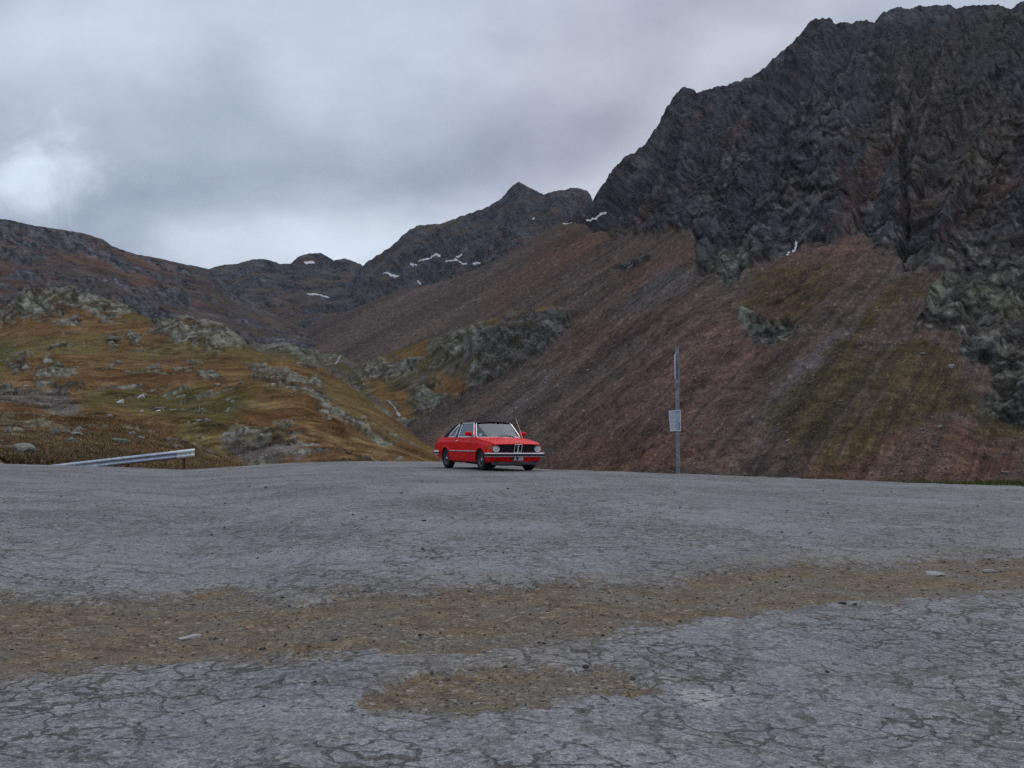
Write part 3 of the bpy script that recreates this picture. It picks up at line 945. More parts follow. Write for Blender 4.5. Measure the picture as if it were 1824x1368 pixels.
PATCHES = [
    ('snow_patch', 'snow', [(540, 467), (558, 465), (562, 469), (545, 471)], ('back_ridge', 'peak'), 'pinkish snow patch just below the rounded hump on the skyline', 'snow patch'),
    ('snow_patch', 'snow', line_poly([(545, 521), (565, 524), (586, 528)], [2, 4, 2.5]), ('back_ridge', 'peak', 'right'), 'lowest and leftmost thin snow strip in the valley head', 'snow patch'),
    ('snow_patch', 'snow', line_poly([(682, 488), (696, 490), (710, 488)], [2, 4, 3]), ('back_ridge', 'peak', 'right'), 'short snow strip below the left foot of the dark central ridge', 'snow patch'),
    ('snow_patch', 'snow', line_poly([(734, 488), (744, 491)], 3), ('back_ridge', 'peak', 'right'), 'tiny snow fleck right of the strip at the foot of the central ridge', 'snow patch'),
    ('snow_patch', 'snow', line_poly([(720, 469), (732, 470), (742, 468)], [2, 3.5, 2]), ('peak', 'right'), 'small snow strip left of and under the long gully snow', 'snow patch'),
    ('snow_patch', 'snow', line_poly([(745, 463), (765, 456), (782, 449)], [2, 3, 4]), ('peak', 'right'), 'slanting snow strip in a gully of the dark central ridge', 'snow patch'),
    ('snow_patch', 'snow', line_poly([(790, 457), (806, 457), (826, 459)], [3, 4, 3]), ('peak', 'right'), 'widest level snow strip in the middle of the dark central ridge', 'snow patch'),
    ('snow_patch', 'snow', line_poly([(809, 448), (819, 446)], 4), ('peak', 'right'), 'small snow fleck just above the widest snow strip', 'snow patch'),
    ('snow_patch', 'snow', line_poly([(836, 458), (850, 458)], 4), ('peak', 'right'), 'small snow patch at the right end of the row on the dark ridge', 'snow patch'),
    ('snow_patch', 'snow', line_poly([(950, 382), (958, 380)], 3), ('peak', 'right'), 'tiny snow fleck high under the pointed peak', 'snow patch'),
    ('snow_patch', 'snow', line_poly([(1003, 398), (1012, 396), (1021, 392)], [2, 4, 3]), ('peak', 'right'), 'lower of two slanting snow streaks right of the pointed peak', 'snow patch'),
    ('snow_patch', 'snow', line_poly([(1038, 386), (1052, 378), (1066, 369)], [1.5, 3.5, 3]), ('peak', 'right'), 'upper slanting snow streak near the top of the scree right of the peak', 'snow patch'),
    ('waterfall', 'water', line_poly([(1413, 423), (1409, 432), (1408, 440), (1404, 447), (1403, 457)], [5, 5, 6, 4, 4]), ('right',), 'thin white waterfall at the foot of the dark cliff above the scree', 'waterfall'),
    ('stream', 'brook', line_poly([(608, 632), (604, 640), (596, 648), (588, 656)], [2.5, 4, 3, 3]), ('bench', 'knoll', 'right', 'left_ridge'), 'small bluish mountain stream falling through the far rock bench', 'stream'),
    ('stream', 'brook', line_poly([(682, 708), (692, 716), (700, 724), (706, 732), (711, 740), (720, 746), (735, 752), (752, 760)], [2, 3, 4, 4, 3, 2, 2, 2]), ('knoll', 'hill', 'right', 'bench', 'floor'), 'white rushing stream in the gully between the brown hill and the rocky knoll', 'stream'),
]
lab = np.zeros((shape[0] - 1, shape[1] - 1), np.int16)
idq = GID[:-1, :-1]
pxq = 0.5 * (PX[:-1, :-1] + PX[1:, 1:]); pyq = 0.5 * (PY[:-1, :-1] + PY[1:, 1:])
pxq = pxq + perlin2(pxq / 5, pyq / 3, 9) * 0.9; pyq = pyq + perlin2(pxq / 7, pyq / 3, 19) * 0.5
for k, (_, _, poly, forms, _, _) in enumerate(PATCHES):
    ok = np.isin(idq, [KEYS.index(f_) for f_ in forms])
    sel_ = in_poly(pxq, pyq, poly) & ok
    # keep the largest connected piece
    todo = {(int(a), int(b)) for a, b in np.argwhere(sel_)}; best = []
    while todo:
        st_ = [todo.pop()]; comp = list(st_)
        while st_:
            a, b = st_.pop()
            for nb_ in ((a + 1, b), (a - 1, b), (a, b + 1), (a, b - 1)):
                if nb_ in todo:
                    todo.discard(nb_); st_.append(nb_); comp.append(nb_)
        if len(comp) > len(best): best = comp
    for a, b in best: lab[a, b] = k + 1

# ---- materials
def land_material(name, bump=0.5, scales=(0.5, 2.5, 9.0), colvar=0.35, bdist=0.5):
    m = bpy.data.materials.new(name)
    m.use_nodes = True
    nb = NB(m.node_tree)
    bs = m.node_tree.nodes['Principled BSDF']
    at = nb.n('ShaderNodeAttribute', attribute_name='col')
    geo = nb.n('ShaderNodeNewGeometry')
    pos = geo.outputs['Position']
    a = nb.noise(pos, scales[0], 5, 0.65)
    b = nb.noise(pos, scales[1], 4, 0.6)
    v = nb.math('ADD', nb.math('MULTIPLY', a, 0.6), nb.math('MULTIPLY', b, 0.4))
    k = nb.ramp(v, 0.32, 0.68, 1 - colvar, 1 + colvar, smooth=False)
    cm = nb.n('ShaderNodeVectorMath', operation='SCALE')
    nb.put(cm.inputs[0], at.outputs['Color']); nb.put(cm.inputs['Scale'], k)
    nb.put(bs.inputs['Base Color'], cm.outputs[0])
    bs.inputs['Roughness'].default_value = 0.95
    bs.inputs['Specular IOR Level'].default_value = 0.0
    bp = nb.n('ShaderNodeBump')
    bp.inputs['Strength'].default_value = bump
    bp.inputs['Distance'].default_value = bdist
    nb.put(bp.inputs['Height'], v)
    nb.put(bs.inputs['Normal'], bp.outputs[0])
    return m


M_FAR = land_material('far_mountain_ground', 0.8, (0.035, 0.16), 0.45, 6.0)
M_MID = land_material('scree_and_cliff', 0.8, (0.12, 0.6), 0.45, 2.0)
M_HILL = land_material('hill_turf_and_rock', 0.8, (0.5, 2.2), 0.42, 0.6)
M_NEAR = land_material('near_turf', 0.8, (1.6, 7.0), 0.45, 0.18)
M_SNOW = principled('old_snow', (0.44, 0.42, 0.46), 0.7)
M_FALL = principled('white_water', (0.42, 0.44, 0.47), 0.4)


def brook_material():
    m = bpy.data.materials.new('brook_water')
    m.use_nodes = True
    nb = NB(m.node_tree); bs = m.node_tree.nodes['Principled BSDF']
    geo = nb.n('ShaderNodeNewGeometry')
    f_ = nb.ramp(nb.noise(geo.outputs['Position'], 0.9, 4, 0.7), 0.56, 0.70)
    nb.put(bs.inputs['Base Color'], nb.mix(f_, (0.05, 0.052, 0.05), (0.24, 0.25, 0.29)))
    bs.inputs['Roughness'].default_value = 0.3
    return m


M_BROOK = brook_material()

R_, C_ = shape[1], shape[0]
vid = np.arange(C_ * R_).reshape(C_, R_)
Q = np.stack([vid[:-1, :-1], vid[1:, :-1], vid[1:, 1:], vid[:-1, 1:]], -1)
CO = np.stack([GX, GY2, GZ], -1).reshape(-1, 3)
COLF = col.reshape(-1, 3)


def cut(name, sel, mat, lift=0.0):
    f_ = Q[sel]
    used, inv = np.unique(f_.ravel(), return_inverse=True)
    co = CO[used].copy()
    if lift:
        co[:, 2] += lift; co[:, 1] -= lift
    return mesh_np(name, co, inv.reshape(-1, 4), mat, cols=COLF[used])


for key, name, mat, label in (
        ('floor', 'valley_floor', M_NEAR, 'rough ground falling away beyond the edge of the paved lot'),
        ('hillock', 'grassy_hillock', M_NEAR, 'nearest low russet hillock with pale stones behind the guardrail'),
        ('hill', 'grassy_hill', M_HILL, 'broad brown grassy hill with grey outcrops left of the car'),
        ('knob', 'rocky_hilltop', M_HILL, 'rocky rounded hilltop above the brown hill at far left'),
        ('knoll', 'rocky_knoll', M_HILL, 'rocky knoll with a dark cliff in the middle of the valley'),
        ('bench', 'rock_bench', M_HILL, 'low grey rock bench across the upper valley'),
        ('left_ridge', 'left_mountain_ridge', M_FAR, 'long reddish grey mountain ridge on the left skyline'),
        ('back_ridge', 'valley_head_ridge', M_FAR, 'low dark ridge with round humps closing the valley'),
        ('peak', 'pointed_peak', M_FAR, 'dark pointed central peak with a jagged ridge'),
        ('right', 'right_mountain', M_MID, 'towering dark rocky mountain with a reddish scree slope on the right')):
    sel = (idq == KEYS.index(key)) & (lab == 0)
    if sel.any():
        tag(cut(name, sel, mat), label, kind='structure')
for k, (nm, mt, _, _, lb, ct) in enumerate(PATCHES):
    sel = lab == k + 1
    if sel.sum() < 2:
        print('EMPTY PATCH', lb)
        continue
    o = cut(nm, sel, {'snow': M_SNOW, 'water': M_FALL, 'brook': M_BROOK}[mt], 0.25)
    if nm == 'snow_patch':
        tag(o, lb, ct, 'old snow patches on the far mountains')
    elif nm == 'waterfall':
        tag(o, lb, ct)
    else:
        tag(o, lb, ct, kind='structure')


VISROW = np.maximum.accumulate(-PY, axis=1)


def hit(px, py):
    """front-most land vertex seen at a photo pixel -> (position, form key) or None"""
    t, e = ray(px, py)
    j = int(np.clip(np.searchsorted(tcols, float(t)), 0, len(tcols) - 1))
    k = int(np.searchsorted(VISROW[j], -py))
    if k >= NR: return None
    return Vector((float(GX[j, k]), float(GY2[j, k]), float(GZ[j, k]))), KEYS[GID[j, k]], k, j


def hits(px, py):
    t, _ = ray(px, py)
    j = np.clip(np.searchsorted(tcols, t), 0, len(tcols) - 1)
    k = np.array([np.searchsorted(VISROW[a], -b) for a, b in zip(j, py)])
    ok = k < NR
    j, k = j[ok], k[ok]
    return np.stack([GX[j, k], GY2[j, k], GZ[j, k]], 1), GID[j, k], j, k

# ------------------------------------------------------------------ paved lot
GRAVEL = mask([
    [(-400, 1080), (0, 1062), (120, 1080), (250, 1076), (330, 1082), (370, 1050), (430, 1052), (450, 1078), (560, 1076), (620, 1058), (760, 1056), (900, 1054), (1060, 1050), (1200, 1045),
     (1330, 1018), (1430, 1012), (1560, 1010), (1700, 1003), (1824, 996), (2250, 985), (2250, 1035), (1824, 1052), (1700, 1062), (1500, 1076), (1330, 1095), (1230, 1112), (1100, 1135), (960, 1152), (860, 1160),
     (700, 1160), (560, 1170), (420, 1186), (250, 1196), (100, 1206), (0, 1212), (-400, 1250)],
    ([(640, 1250), (700, 1215), (790, 1200), (900, 1188), (1000, 1192), (1080, 1196), (1130, 1205), (1150, 1225), (1190, 1235), (1160, 1250), (1060, 1255), (960, 1275), (860, 1285), (740, 1290), (640, 1280)], 0.78),
    ([(1000, 925), (1040, 908), (1100, 905), (1130, 895), (1150, 900), (1060, 915), (1010, 925)], 0.8),
    ([(1200, 965), (1260, 968), (1330, 976), (1300, 985), (1220, 975)], 0.7),
    ([(880, 938), (960, 942), (1080, 946), (1060, 952), (900, 948)], 0.5),
    ([(740, 850), (860, 852), (1000, 854), (1180, 856), (1140, 868), (1000, 864), (860, 862), (760, 858)], 0.55),
    ([(500, 860), (610, 858), (620, 866), (510, 864)], 0.5), ([(1240, 872), (1330, 872), (1320, 880), (1250, 878)], 0.5),
    ([(0, 826), (120, 828), (220, 836), (300, 842), (200, 842), (100, 834), (0, 832)], 0.5),
], 13)
PALE = mask([
    [(920, 1185), (1000, 1195), (1040, 1198), (1060, 1185), (980, 1178)], [(1130, 1205), (1180, 1212), (1230, 1235), (1290, 1240), (1280, 1270), (1200, 1262), (1170, 1225)],
    [(900, 1275), (980, 1272), (1010, 1278), (940, 1282)], [(1050, 1262), (1110, 1258), (1120, 1268)], [(500, 1068), (590, 1060), (580, 1075), (520, 1078)],
    [(670, 1225), (740, 1215), (750, 1232), (690, 1240)], [(790, 1190), (860, 1185), (850, 1200)],
], 8)
DARKP = mask([
    ([(1240, 1005), (1400, 985), (1500, 1012), (1350, 1018), (1180, 1030), (1050, 1045), (1060, 1030)], 0.7),
    ([(1500, 1130), (1824, 1120), (1824, 1190), (1560, 1200)], 0.5),
    ([(60, 935), (180, 938), (190, 946), (70, 944)], 0.6), ([(1700, 950), (1824, 955), (1824, 965), (1720, 962)], 0.5),
    ([(1300, 880), (1600, 890), (1824, 905), (1824, 912), (1560, 900), (1300, 888)], 0.5),
    ([(1400, 910), (1824, 935), (1824, 942), (1500, 925)], 0.4),
    ([(400, 1200), (640, 1190), (700, 1215), (600, 1250), (400, 1230)], 0.4),
    ([(760, 1290), (900, 1290), (1000, 1368), (700, 1368)], 0.5), ([(0, 1310), (260, 1300), (560, 1368), (0, 1368)], 0.35),
], 22)

LC, LR = 860, 560
tl = np.concatenate([np.linspace(-4.5, tt0[0] - 0.01, 60), np.linspace(tt0[0], tt0[1], LC), np.linspace(tt0[1] + 0.01, 4.5, 60)])
nl = len(tl)
Ye = edge_Y(tl)
# rows follow equal steps in the view of the ground
qv = np.linspace(0, 1, LR)
e0 = 1.0; ZR = np.empty((nl, LR)); LYY = np.empty((nl, LR))
ym = 2.2
inv = (1 / ym) + qv * (1 / (Ye[:, None] + 0.9) - 1 / ym)
LYY = 1 / (inv * 0.8 + 0.2 * ((1 / ym) * (ym / (Ye[:, None] + 0.9)) ** qv))
# rag the far edge
LX = tl[:, None] * LYY
wedge = (LYY / Ye[:, None]) ** 6
LYY = LYY + wedge * (perlin2(LX * 0.35, LX * 0, 41) * 0.5 + perlin2(LX * 1.7, LX * 0, 42) * 0.16)
sYe = np.broadcast_to(Ye[:, None], LYY.shape)
ze_ = (np.interp(tl, _et, _ee) * Ye)[:, None]
LZ = (ze_ + CAM_H) * sstep(0.0, 22.0, LYY)
lip = np.maximum(LYY - sYe - 0.35, 0)
LZ = LZ - lip * 0.8
LX = tl[:, None] * LYY
lpx, lpy = project(LX, LYY, LZ)
# gentle long swells and settled hollows
LZ = LZ + (perlin2(LX / 7, LYY / 7, 50) * 0.025 + perlin2(LX / 2.6, LYY / 2.6, 51) * 0.007) * sstep(2, 8, LYY) * sstep(0, 6, sYe - LYY)
lwx = perlin2(LX * 0.9, LYY * 0.9, 52) * 16 + perlin2(LX * 3, LYY * 3, 53) * 9 + perlin2(LX * 9, LYY * 9, 56) * 5
lwy = (perlin2(LX * 0.9, LYY * 0.9, 54) * 10 + perlin2(LX * 3, LYY * 3, 55) * 7 + perlin2(LX * 9, LYY * 9, 57) * 4) * np.clip((lpy - 820) / 250, 0.1, 1.2)
rag = perlin2(LX * 2.2, LYY * 2.2, 58) * .5 + perlin2(LX * 6, LYY * 6, 59) * .35 + perlin2(LX * 17, LYY * 17, 60) * .25
grav = sstep(0.25, 0.75, fetch(GRAVEL, lpx + lwx, lpy + lwy) + rag * 0.42)
pale_ = sstep(0.25, 0.95, fetch(PALE, lpx + 1.6 * lwx, lpy + 1.3 * lwy) + rag * 0.6)
HALO = _blur(GRAVEL.copy(), 34)
halo_ = np.clip(fetch(HALO, lpx + lwx, lpy + lwy) + rag * 0.15, 0, 1)
dark_ = np.clip(fetch(DARKP, lpx + lwx, lpy + lwy) + rag * 0.2, 0, 1)
graw = np.clip(fetch(GRAVEL, lpx + lwx, lpy + lwy) + rag * 0.16, 0, 1)
LZ = LZ - grav * 0.022 * sstep(45, 12, LYY) + grav * (perlin2(LX * 11, LYY * 11, 61) * 0.006 + perlin2(LX * 29, LYY * 29, 62) * 0.0035)
LZ = LZ + (1 - grav) * (perlin2(LX * 8, LYY * 8, 63) * 0.0025)
idl = np.arange(nl * LR).reshape(nl, LR)
QL = np.stack([idl[:-1, :-1], idl[1:, :-1], idl[1:, 1:], idl[:-1, 1:]], -1).reshape(-1, 4)


def lot_material():
    m = bpy.data.materials.new('cracked_asphalt')
    m.use_nodes = True
    nb = NB(m.node_tree); bs = m.node_tree.nodes['Principled BSDF']
    geo = nb.n('ShaderNodeNewGeometry'); pos = geo.outputs['Position']
    g = nb.n('ShaderNodeAttribute', attribute_name='gravel').outputs['Fac']
    GR_RAW = g
    geo2 = nb.vmath('MULTIPLY', pos, (1, 1, 0))
    wv_ = nb.vmath('SCALE', nb.vmath('SUBTRACT', nb.noise(geo2, 4.0, 4, .65, col=True), (0.5, 0.5, 0.5))); wv_.node.inputs['Scale'].default_value = 0.22
    sepg = nb.n('ShaderNodeSeparateColor'); nb.put(sepg.inputs[0], nb.voro(nb.vmath('ADD', geo2, wv_), 7.0, 'F1', 'Color'))
    sepg2 = nb.n('ShaderNodeSeparateColor'); nb.put(sepg2.inputs[0], nb.voro(geo2, 38.0, 'F1', 'Color'))
    gs = nb.math('ADD', GR_RAW, nb.math('MULTIPLY', nb.math('SUBTRACT', sepg.outputs[0], .5), 0.42))
    gs = nb.math('ADD', gs, nb.math('MULTIPLY', nb.math('SUBTRACT', sepg2.outputs[0], .5), 0.34))
    gs = nb.math('ADD', gs, nb.math('MULTIPLY', nb.math('SUBTRACT', nb.noise(geo2, 9.0, 5, .7), .5), 0.7))
    g = nb.ramp(gs, .42, .58)
    pl = nb.n('ShaderNodeAttribute', attribute_name='pale').outputs['Fac']
    dk = nb.n('ShaderNodeAttribute', attribute_name='dark').outputs['Fac']
    flat = nb.vmath('MULTIPLY', pos, (1, 1, 0))
    # warped coordinates so that cracks wander
    w1 = nb.vmath('SUBTRACT', nb.noise(flat, 1.6, 3, 0.6, col=True), (0.5, 0.5, 0.5))
    w2 = nb.vmath('SUBTRACT', nb.noise(flat, 7.0, 4, 0.65, col=True), (0.5, 0.5, 0.5))
    sc1 = nb.vmath('SCALE', w1); sc1.node.inputs['Scale'].default_value = 0.45
    sc2 = nb.vmath('SCALE', w2); sc2.node.inputs['Scale'].default_value = 0.10
    wp = nb.vmath('ADD', nb.vmath('ADD', flat, sc1), sc2)
    c1 = nb.voro(wp, 3.4, 'DISTANCE_TO_EDGE')
    c2 = nb.voro(wp, 8.0, 'DISTANCE_TO_EDGE')
    c3 = nb.voro(wp, 0.55, 'DISTANCE_TO_EDGE')
    den = nb.noise(flat, 0.42, 4, 0.6)          # how shattered the surface is here
    wid = nb.noise(flat, 3.3, 4, 0.7)
    cr1 = nb.math('SUBTRACT', 1.0, nb.ramp(nb.math('DIVIDE', c1, nb.ramp(wid, 0.35, 0.7, 0.022, 0.075)), 0.25, 1.0))
    cr2 = nb.math('SUBTRACT', 1.0, nb.ramp(nb.math('DIVIDE', c2, nb.ramp(wid, 0.35, 0.7, 0.010, 0.11)), 0.25, 1.0))
    cr3 = nb.math('SUBTRACT', 1.0, nb.ramp(c3, 0.004, 0.03))
    cr2 = nb.math('MULTIPLY', cr2, nb.ramp(den, 0.44, 0.62))
    cr1 = nb.math('MULTIPLY', cr1, nb.ramp(den, 0.37, 0.53, 0.18, 1.0))
    cr1 = nb.math('MULTIPLY', cr1, nb.ramp(nb.noise(flat, 2.3, 3, .6), 0.34, 0.50, 0.15, 1.0))
    crack = nb.math('MAXIMUM', nb.math('MAXIMUM', cr1, nb.math('MULTIPLY', cr2, 0.85)), nb.math('MULTIPLY', cr3, 0.45))
    crack = nb.math('MULTIPLY', crack, nb.math('SUBTRACT', 1.0, g))
    # aggregate
    ag = nb.voro(flat, 95.0, 'F1', 'Color')
    agd = nb.voro(flat, 95.0, 'F1', 'Distance')
    sepc = nb.n('ShaderNodeSeparateColor'); nb.put(sepc.inputs[0], ag)
    grit = nb.ramp(sepc.outputs[0], 0.0, 1.0, 0.58, 1.42, smooth=False)
    ag2 = nb.voro(flat, 34.0, 'F1', 'Color')
    sep2 = nb.n('ShaderNodeSeparateColor'); nb.put(sep2.inputs[0], ag2)
    grit2 = nb.ramp(sep2.outputs[0], 0.0, 1.0, 0.78, 1.22, smooth=False)
    n_m = nb.noise(flat, 0.35, 6, 0.62)
    n_s = nb.noise(flat, 4.0, 6, 0.68)
    base = nb.mix(nb.ramp(n_m, 0.35, 0.65), (0.160, 0.156, 0.166), (0.212, 0.206, 0.215))
    base = nb.mix(nb.ramp(n_s, 0.45, 0.75, 0, 0.5), base, (0.28, 0.278, 0.285))
    base = nb.mix(nb.ramp(n_s, 0.48, 0.25, 0, 0.45), base, (0.12, 0.118, 0.122))
    base = nb.mix(nb.math('MULTIPLY', dk, 0.6), base, (0.105, 0.103, 0.108))
    base = nb.mix(nb.math('MULTIPLY', pl, 0.45), base, (0.38, 0.36, 0.34))
    # thin dirt film
    film = nb.ramp(nb.noise(flat, 1.1, 6, 0.66), 0.50, 0.72, 0, 0.5)
    halo = nb.n('ShaderNodeAttribute', attribute_name='halo').outputs['Fac']
    spill = nb.ramp(nb.math('ADD', nb.math('MULTIPLY', halo, 1.1), nb.math('MULTIPLY', nb.math('SUBTRACT', nb.noise(flat, 3.2, 6, .75), .5), 1.6)), .18, .85, 0, .85)
    base = nb.mix(film, base, (0.158, 0.143, 0.128))
    base = nb.mix(nb.math('MULTIPLY', spill, .75), base, (0.158, 0.128, 0.098))
    dirt = nb.mix(nb.ramp(nb.noise(flat, 5.0, 5, .65), .35, .65), (0.098, 0.067, 0.042), (0.165, 0.118, 0.073))
    dirt = nb.mix(nb.ramp(nb.noise(flat, 1.3, 5, .65), .42, .62, 0, .75), dirt, (0.128, 0.112, 0.097))
    base = nb.mix(nb.math('MULTIPLY', crack, 0.85), base, (0.060, 0.050, 0.043))
    base = nb.mix(g, base, dirt)
    mul = nb.math('MULTIPLY', grit, grit2)
    vm = nb.n('ShaderNodeVectorMath', operation='SCALE')
    nb.put(vm.inputs[0], base); nb.put(vm.inputs['Scale'], mul)
    # odd pale and dark chips
    chip = nb.ramp(sep2.outputs[1], 0.955, 0.965)
    chipk = nb.ramp(sep2.outputs[2], 0.955, 0.965)
    cc = nb.mix(nb.math('MULTIPLY', chip, nb.ramp(agd, 0, .5, .8, .4)), vm.outputs[0], (0.36, 0.33, 0.29))
    cc = nb.mix(nb.math('MULTIPLY', chipk, .7), cc, (0.04, 0.038, 0.04))
    nb.put(bs.inputs['Base Color'], cc)
    bs.inputs['Roughness'].default_value = 0.82
    bs.inputs['Specular IOR Level'].default_value = 0.2
    h = nb.math('ADD', nb.math('MULTIPLY', crack, -1.6), nb.math('MULTIPLY', sepc.outputs[0], 0.35))
    h = nb.math('ADD', h, nb.math('MULTIPLY', sep2.outputs[0], nb.math('ADD', nb.math('MULTIPLY', g, 1.2), 0.25)))
    h = nb.math('ADD', h, nb.math('MULTIPLY', nb.noise(flat, 18, 4, .6), 0.5))
    bp = nb.n('ShaderNodeBump')
    bp.inputs['Strength'].default_value = 0.9
    bp.inputs['Distance'].default_value = 0.012
    nb.put(bp.inputs['Height'], h)
    nb.put(bs.inputs['Normal'], bp.outputs[0])
    return m


M_LOT = lot_material()
lot = mesh_np('paved_lot', np.stack([LX, LYY, LZ], -1).reshape(-1, 3), QL, M_LOT,
              attrs={'gravel': graw.ravel(), 'pale': pale_.ravel(), 'dark': dark_.ravel(), 'halo': halo_.ravel()})
tag(lot, 'wide cracked grey asphalt lot with brown gravel where it has worn away', kind='structure')
# the lot goes on behind and beside the camera
xs = np.linspace(-80, 80, 41); ys = np.linspace(-60, 2.25, 26)
bx, by = np.meshgrid(xs, ys, indexing='ij')
bz = ground_z((bx / 2.3).ravel(), np.full(bx.size, 2.2)).reshape(bx.shape) + CAM_H - 0.006
idb = np.arange(bx.size).reshape(bx.shape)
ob = mesh_np('paved_lot', np.stack([bx, by, bz], -1).reshape(-1, 3), np.stack([idb[:-1, :-1], idb[1:, :-1], idb[1:, 1:], idb[:-1, 1:]], -1).reshape(-1, 4), M_LOT)
tag(ob, 'asphalt of the lot continuing behind the viewpoint', kind='structure')


def lot_z(x, y):
    """surface height of the lot by interpolation of its mesh columns"""
    t = x / y
    j = int(np.clip(np.searchsorted(tl, t) - 1, 0, nl - 2))
    a = (t - tl[j]) / (tl[j + 1] - tl[j])
    return float((1 - a) * np.interp(y, LYY[j], LZ[j]) + a * np.interp(y, LYY[j + 1], LZ[j + 1]))


def land_z(x, y):
    """height of the visible land mesh at x, y"""
    t = x / y
    j = int(np.clip(np.searchsorted(tcols, t), 1, len(tcols) - 2))
    return float(np.interp(y, GY[j], GZ[j]))

# ------------------------------------------------------------------ mesh kit for made things
class MB:
    def __init__(self):
        self.v = []; self.f = []

    def add(self, vs, fs):
        b = len(self.v)
        self.v += [tuple(p) for p in vs]
        self.f += [tuple(i + b for i in f) for f in fs]
        return self

    def box(self, c, s, rot=None, bev=0.0):
        hx, hy, hz = s[0] / 2, s[1] / 2, s[2] / 2
        bm = bmesh.new()
        bmesh.ops.create_cube(bm, size=1.0)
        for v in bm.verts:
            v.co = Vector((v.co.x * s[0], v.co.y * s[1], v.co.z * s[2]))
        if bev:
            bmesh.ops.bevel(bm, geom=list(bm.edges), offset=bev, segments=2, affect='EDGES', profile=0.6)
        M = Matrix.Translation(c) @ (rot.to_4x4() if rot else Matrix.Identity(4))
        bm.verts.index_update()
        self.add([M @ v.co for v in bm.verts], [[v.index for v in f.verts] for f in bm.faces])
        bm.free()
        return self

    def lathe(self, prof, n=32, axis='y', c=(0, 0, 0), closed=False):
        """prof: (radius, along); revolved about an axis through c"""
        vs = []
        for r, a in prof:
            for k in range(n):
                th = 2 * math.pi * k / n
                p = {'y': (r * math.cos(th), a, r * math.sin(th)), 'x': (a, r * math.cos(th), r * math.sin(th)),
                     'z': (r * math.cos(th), r * math.sin(th), a)}[axis]
                vs.append((p[0] + c[0], p[1] + c[1], p[2] + c[2]))
        fs = []
        m = len(prof)
        for i in range(m if closed else m - 1):
            j = (i + 1) % m
            for k in range(n):
                k2 = (k + 1) % n
                fs.append((i * n + k, i * n + k2, j * n + k2, j * n + k))
        return self.add(vs, fs)

    def disc(self, c, r, n=24, axis='x', flip=False):
        vs = []
        for k in range(n):
            th = 2 * math.pi * k / n
            a, b = r * math.cos(th), r * math.sin(th)
            p = {'x': (0, a, b), 'y': (a, 0, b), 'z': (a, b, 0)}[axis]
            vs.append((c[0] + p[0], c[1] + p[1], c[2] + p[2]))
        return self.add(vs, [list(range(n))])

    def tube(self, pts, r, n=8, closed=False, sq=None):
        """round (or with sq=(w,h) rectangular) bar along a path"""
        pts = [Vector(p) for p in pts]
        m = len(pts); vs = []
        for i, p in enumerate(pts):
            a = pts[(i - 1) % m] if (closed or i > 0) else p
            b = pts[(i + 1) % m] if (closed or i < m - 1) else p
            d = (b - a).normalized()
            up = Vector((0, 0, 1)) if abs(d.z) < 0.95 else Vector((1, 0, 0))
            s = d.cross(up).normalized(); u = s.cross(d).normalized()
            rr = r[i] if isinstance(r, (list, tuple)) else r
            if sq:
                for (q, w_) in ((1, 1), (-1, 1), (-1, -1), (1, -1)):
                    vs.append(p + s * q * sq[0] / 2 + u * w_ * sq[1] / 2)
            else:
                for k in range(n):
                    th = 2 * math.pi * k / n
                    vs.append(p + s * math.cos(th) * rr + u * math.sin(th) * rr)
        k_ = 4 if sq else n
        fs = []
        for i in range(m if closed else m - 1):
            j = (i + 1) % m
            for k in range(k_):
                k2 = (k + 1) % k_
                fs.append((i * k_ + k, i * k_ + k2, j * k_ + k2, j * k_ + k))
        if not closed:
            fs.append(tuple(range(k_))[::-1]); fs.append(tuple((m - 1) * k_ + k for k in range(k_)))
        return self.add(vs, fs)

    def slab(self, outline, thick):
        """closed outline of 3-D points given a thickness vector"""
        t = Vector(thick); n = len(outline)
        a = [Vector(p) for p in outline]; b = [p + t for p in a]
        fs = [list(range(n))[::-1], [n + i for i in range(n)]] + [(i, (i + 1) % n, n + (i + 1) % n, n + i) for i in range(n)]
        return self.add(a + b, fs)

    def grid(self, rows):
        n = len(rows[0])
        return self.add([p for r in rows for p in r],
                        [(i * n + j, i * n + j + 1, (i + 1) * n + j + 1, (i + 1) * n + j) for i in range(len(rows) - 1) for j in range(n - 1)])

    def build(self, name, mat, parent=None, smooth=True, angle=32, fix=True, thick=0.0):
        me = bpy.data.meshes.new(name)
        me.from_pydata([tuple(v) for v in self.v], [], self.f)
        if fix:
            bm = bmesh.new(); bm.from_mesh(me)
            bmesh.ops.remove_doubles(bm, verts=bm.verts, dist=1e-5)
            bmesh.ops.recalc_face_normals(bm, faces=bm.faces)
            bm.to_mesh(me); bm.free()
        me.polygons.foreach_set('use_smooth', [smooth] * len(me.polygons))
        if smooth:
            me.set_sharp_from_angle(angle=math.radians(angle))
        me.materials.append(mat)
        o = bpy.data.objects.new(name, me)
        COLL.objects.link(o)
        if parent: o.parent = parent
        if thick:
            md = o.modifiers.new('thickness', 'SOLIDIFY'); md.thickness = thick; md.offset = -1
        return o


# ------------------------------------------------------------------ materials of the car
def paint_red():
    m = principled('red_car_paint', (0.72, 0.010, 0.010), 0.42, spec=0.12, coat=0.09)
    nb = NB(m.node_tree); bs = m.node_tree.nodes['Principled BSDF']
    bs.inputs['Coat Roughness'].default_value = 0.06
    geo = nb.n('ShaderNodeNewGeometry')
    f_ = nb.ramp(nb.noise(geo.outputs['Position'], 3.0, 5, 0.7), 0.4, 0.75, 0, 0.35)
    nb.put(bs.inputs['Base Color'], nb.mix(f_, (0.68, 0.003, 0.005), (0.52, 0.006, 0.007)))
    return m


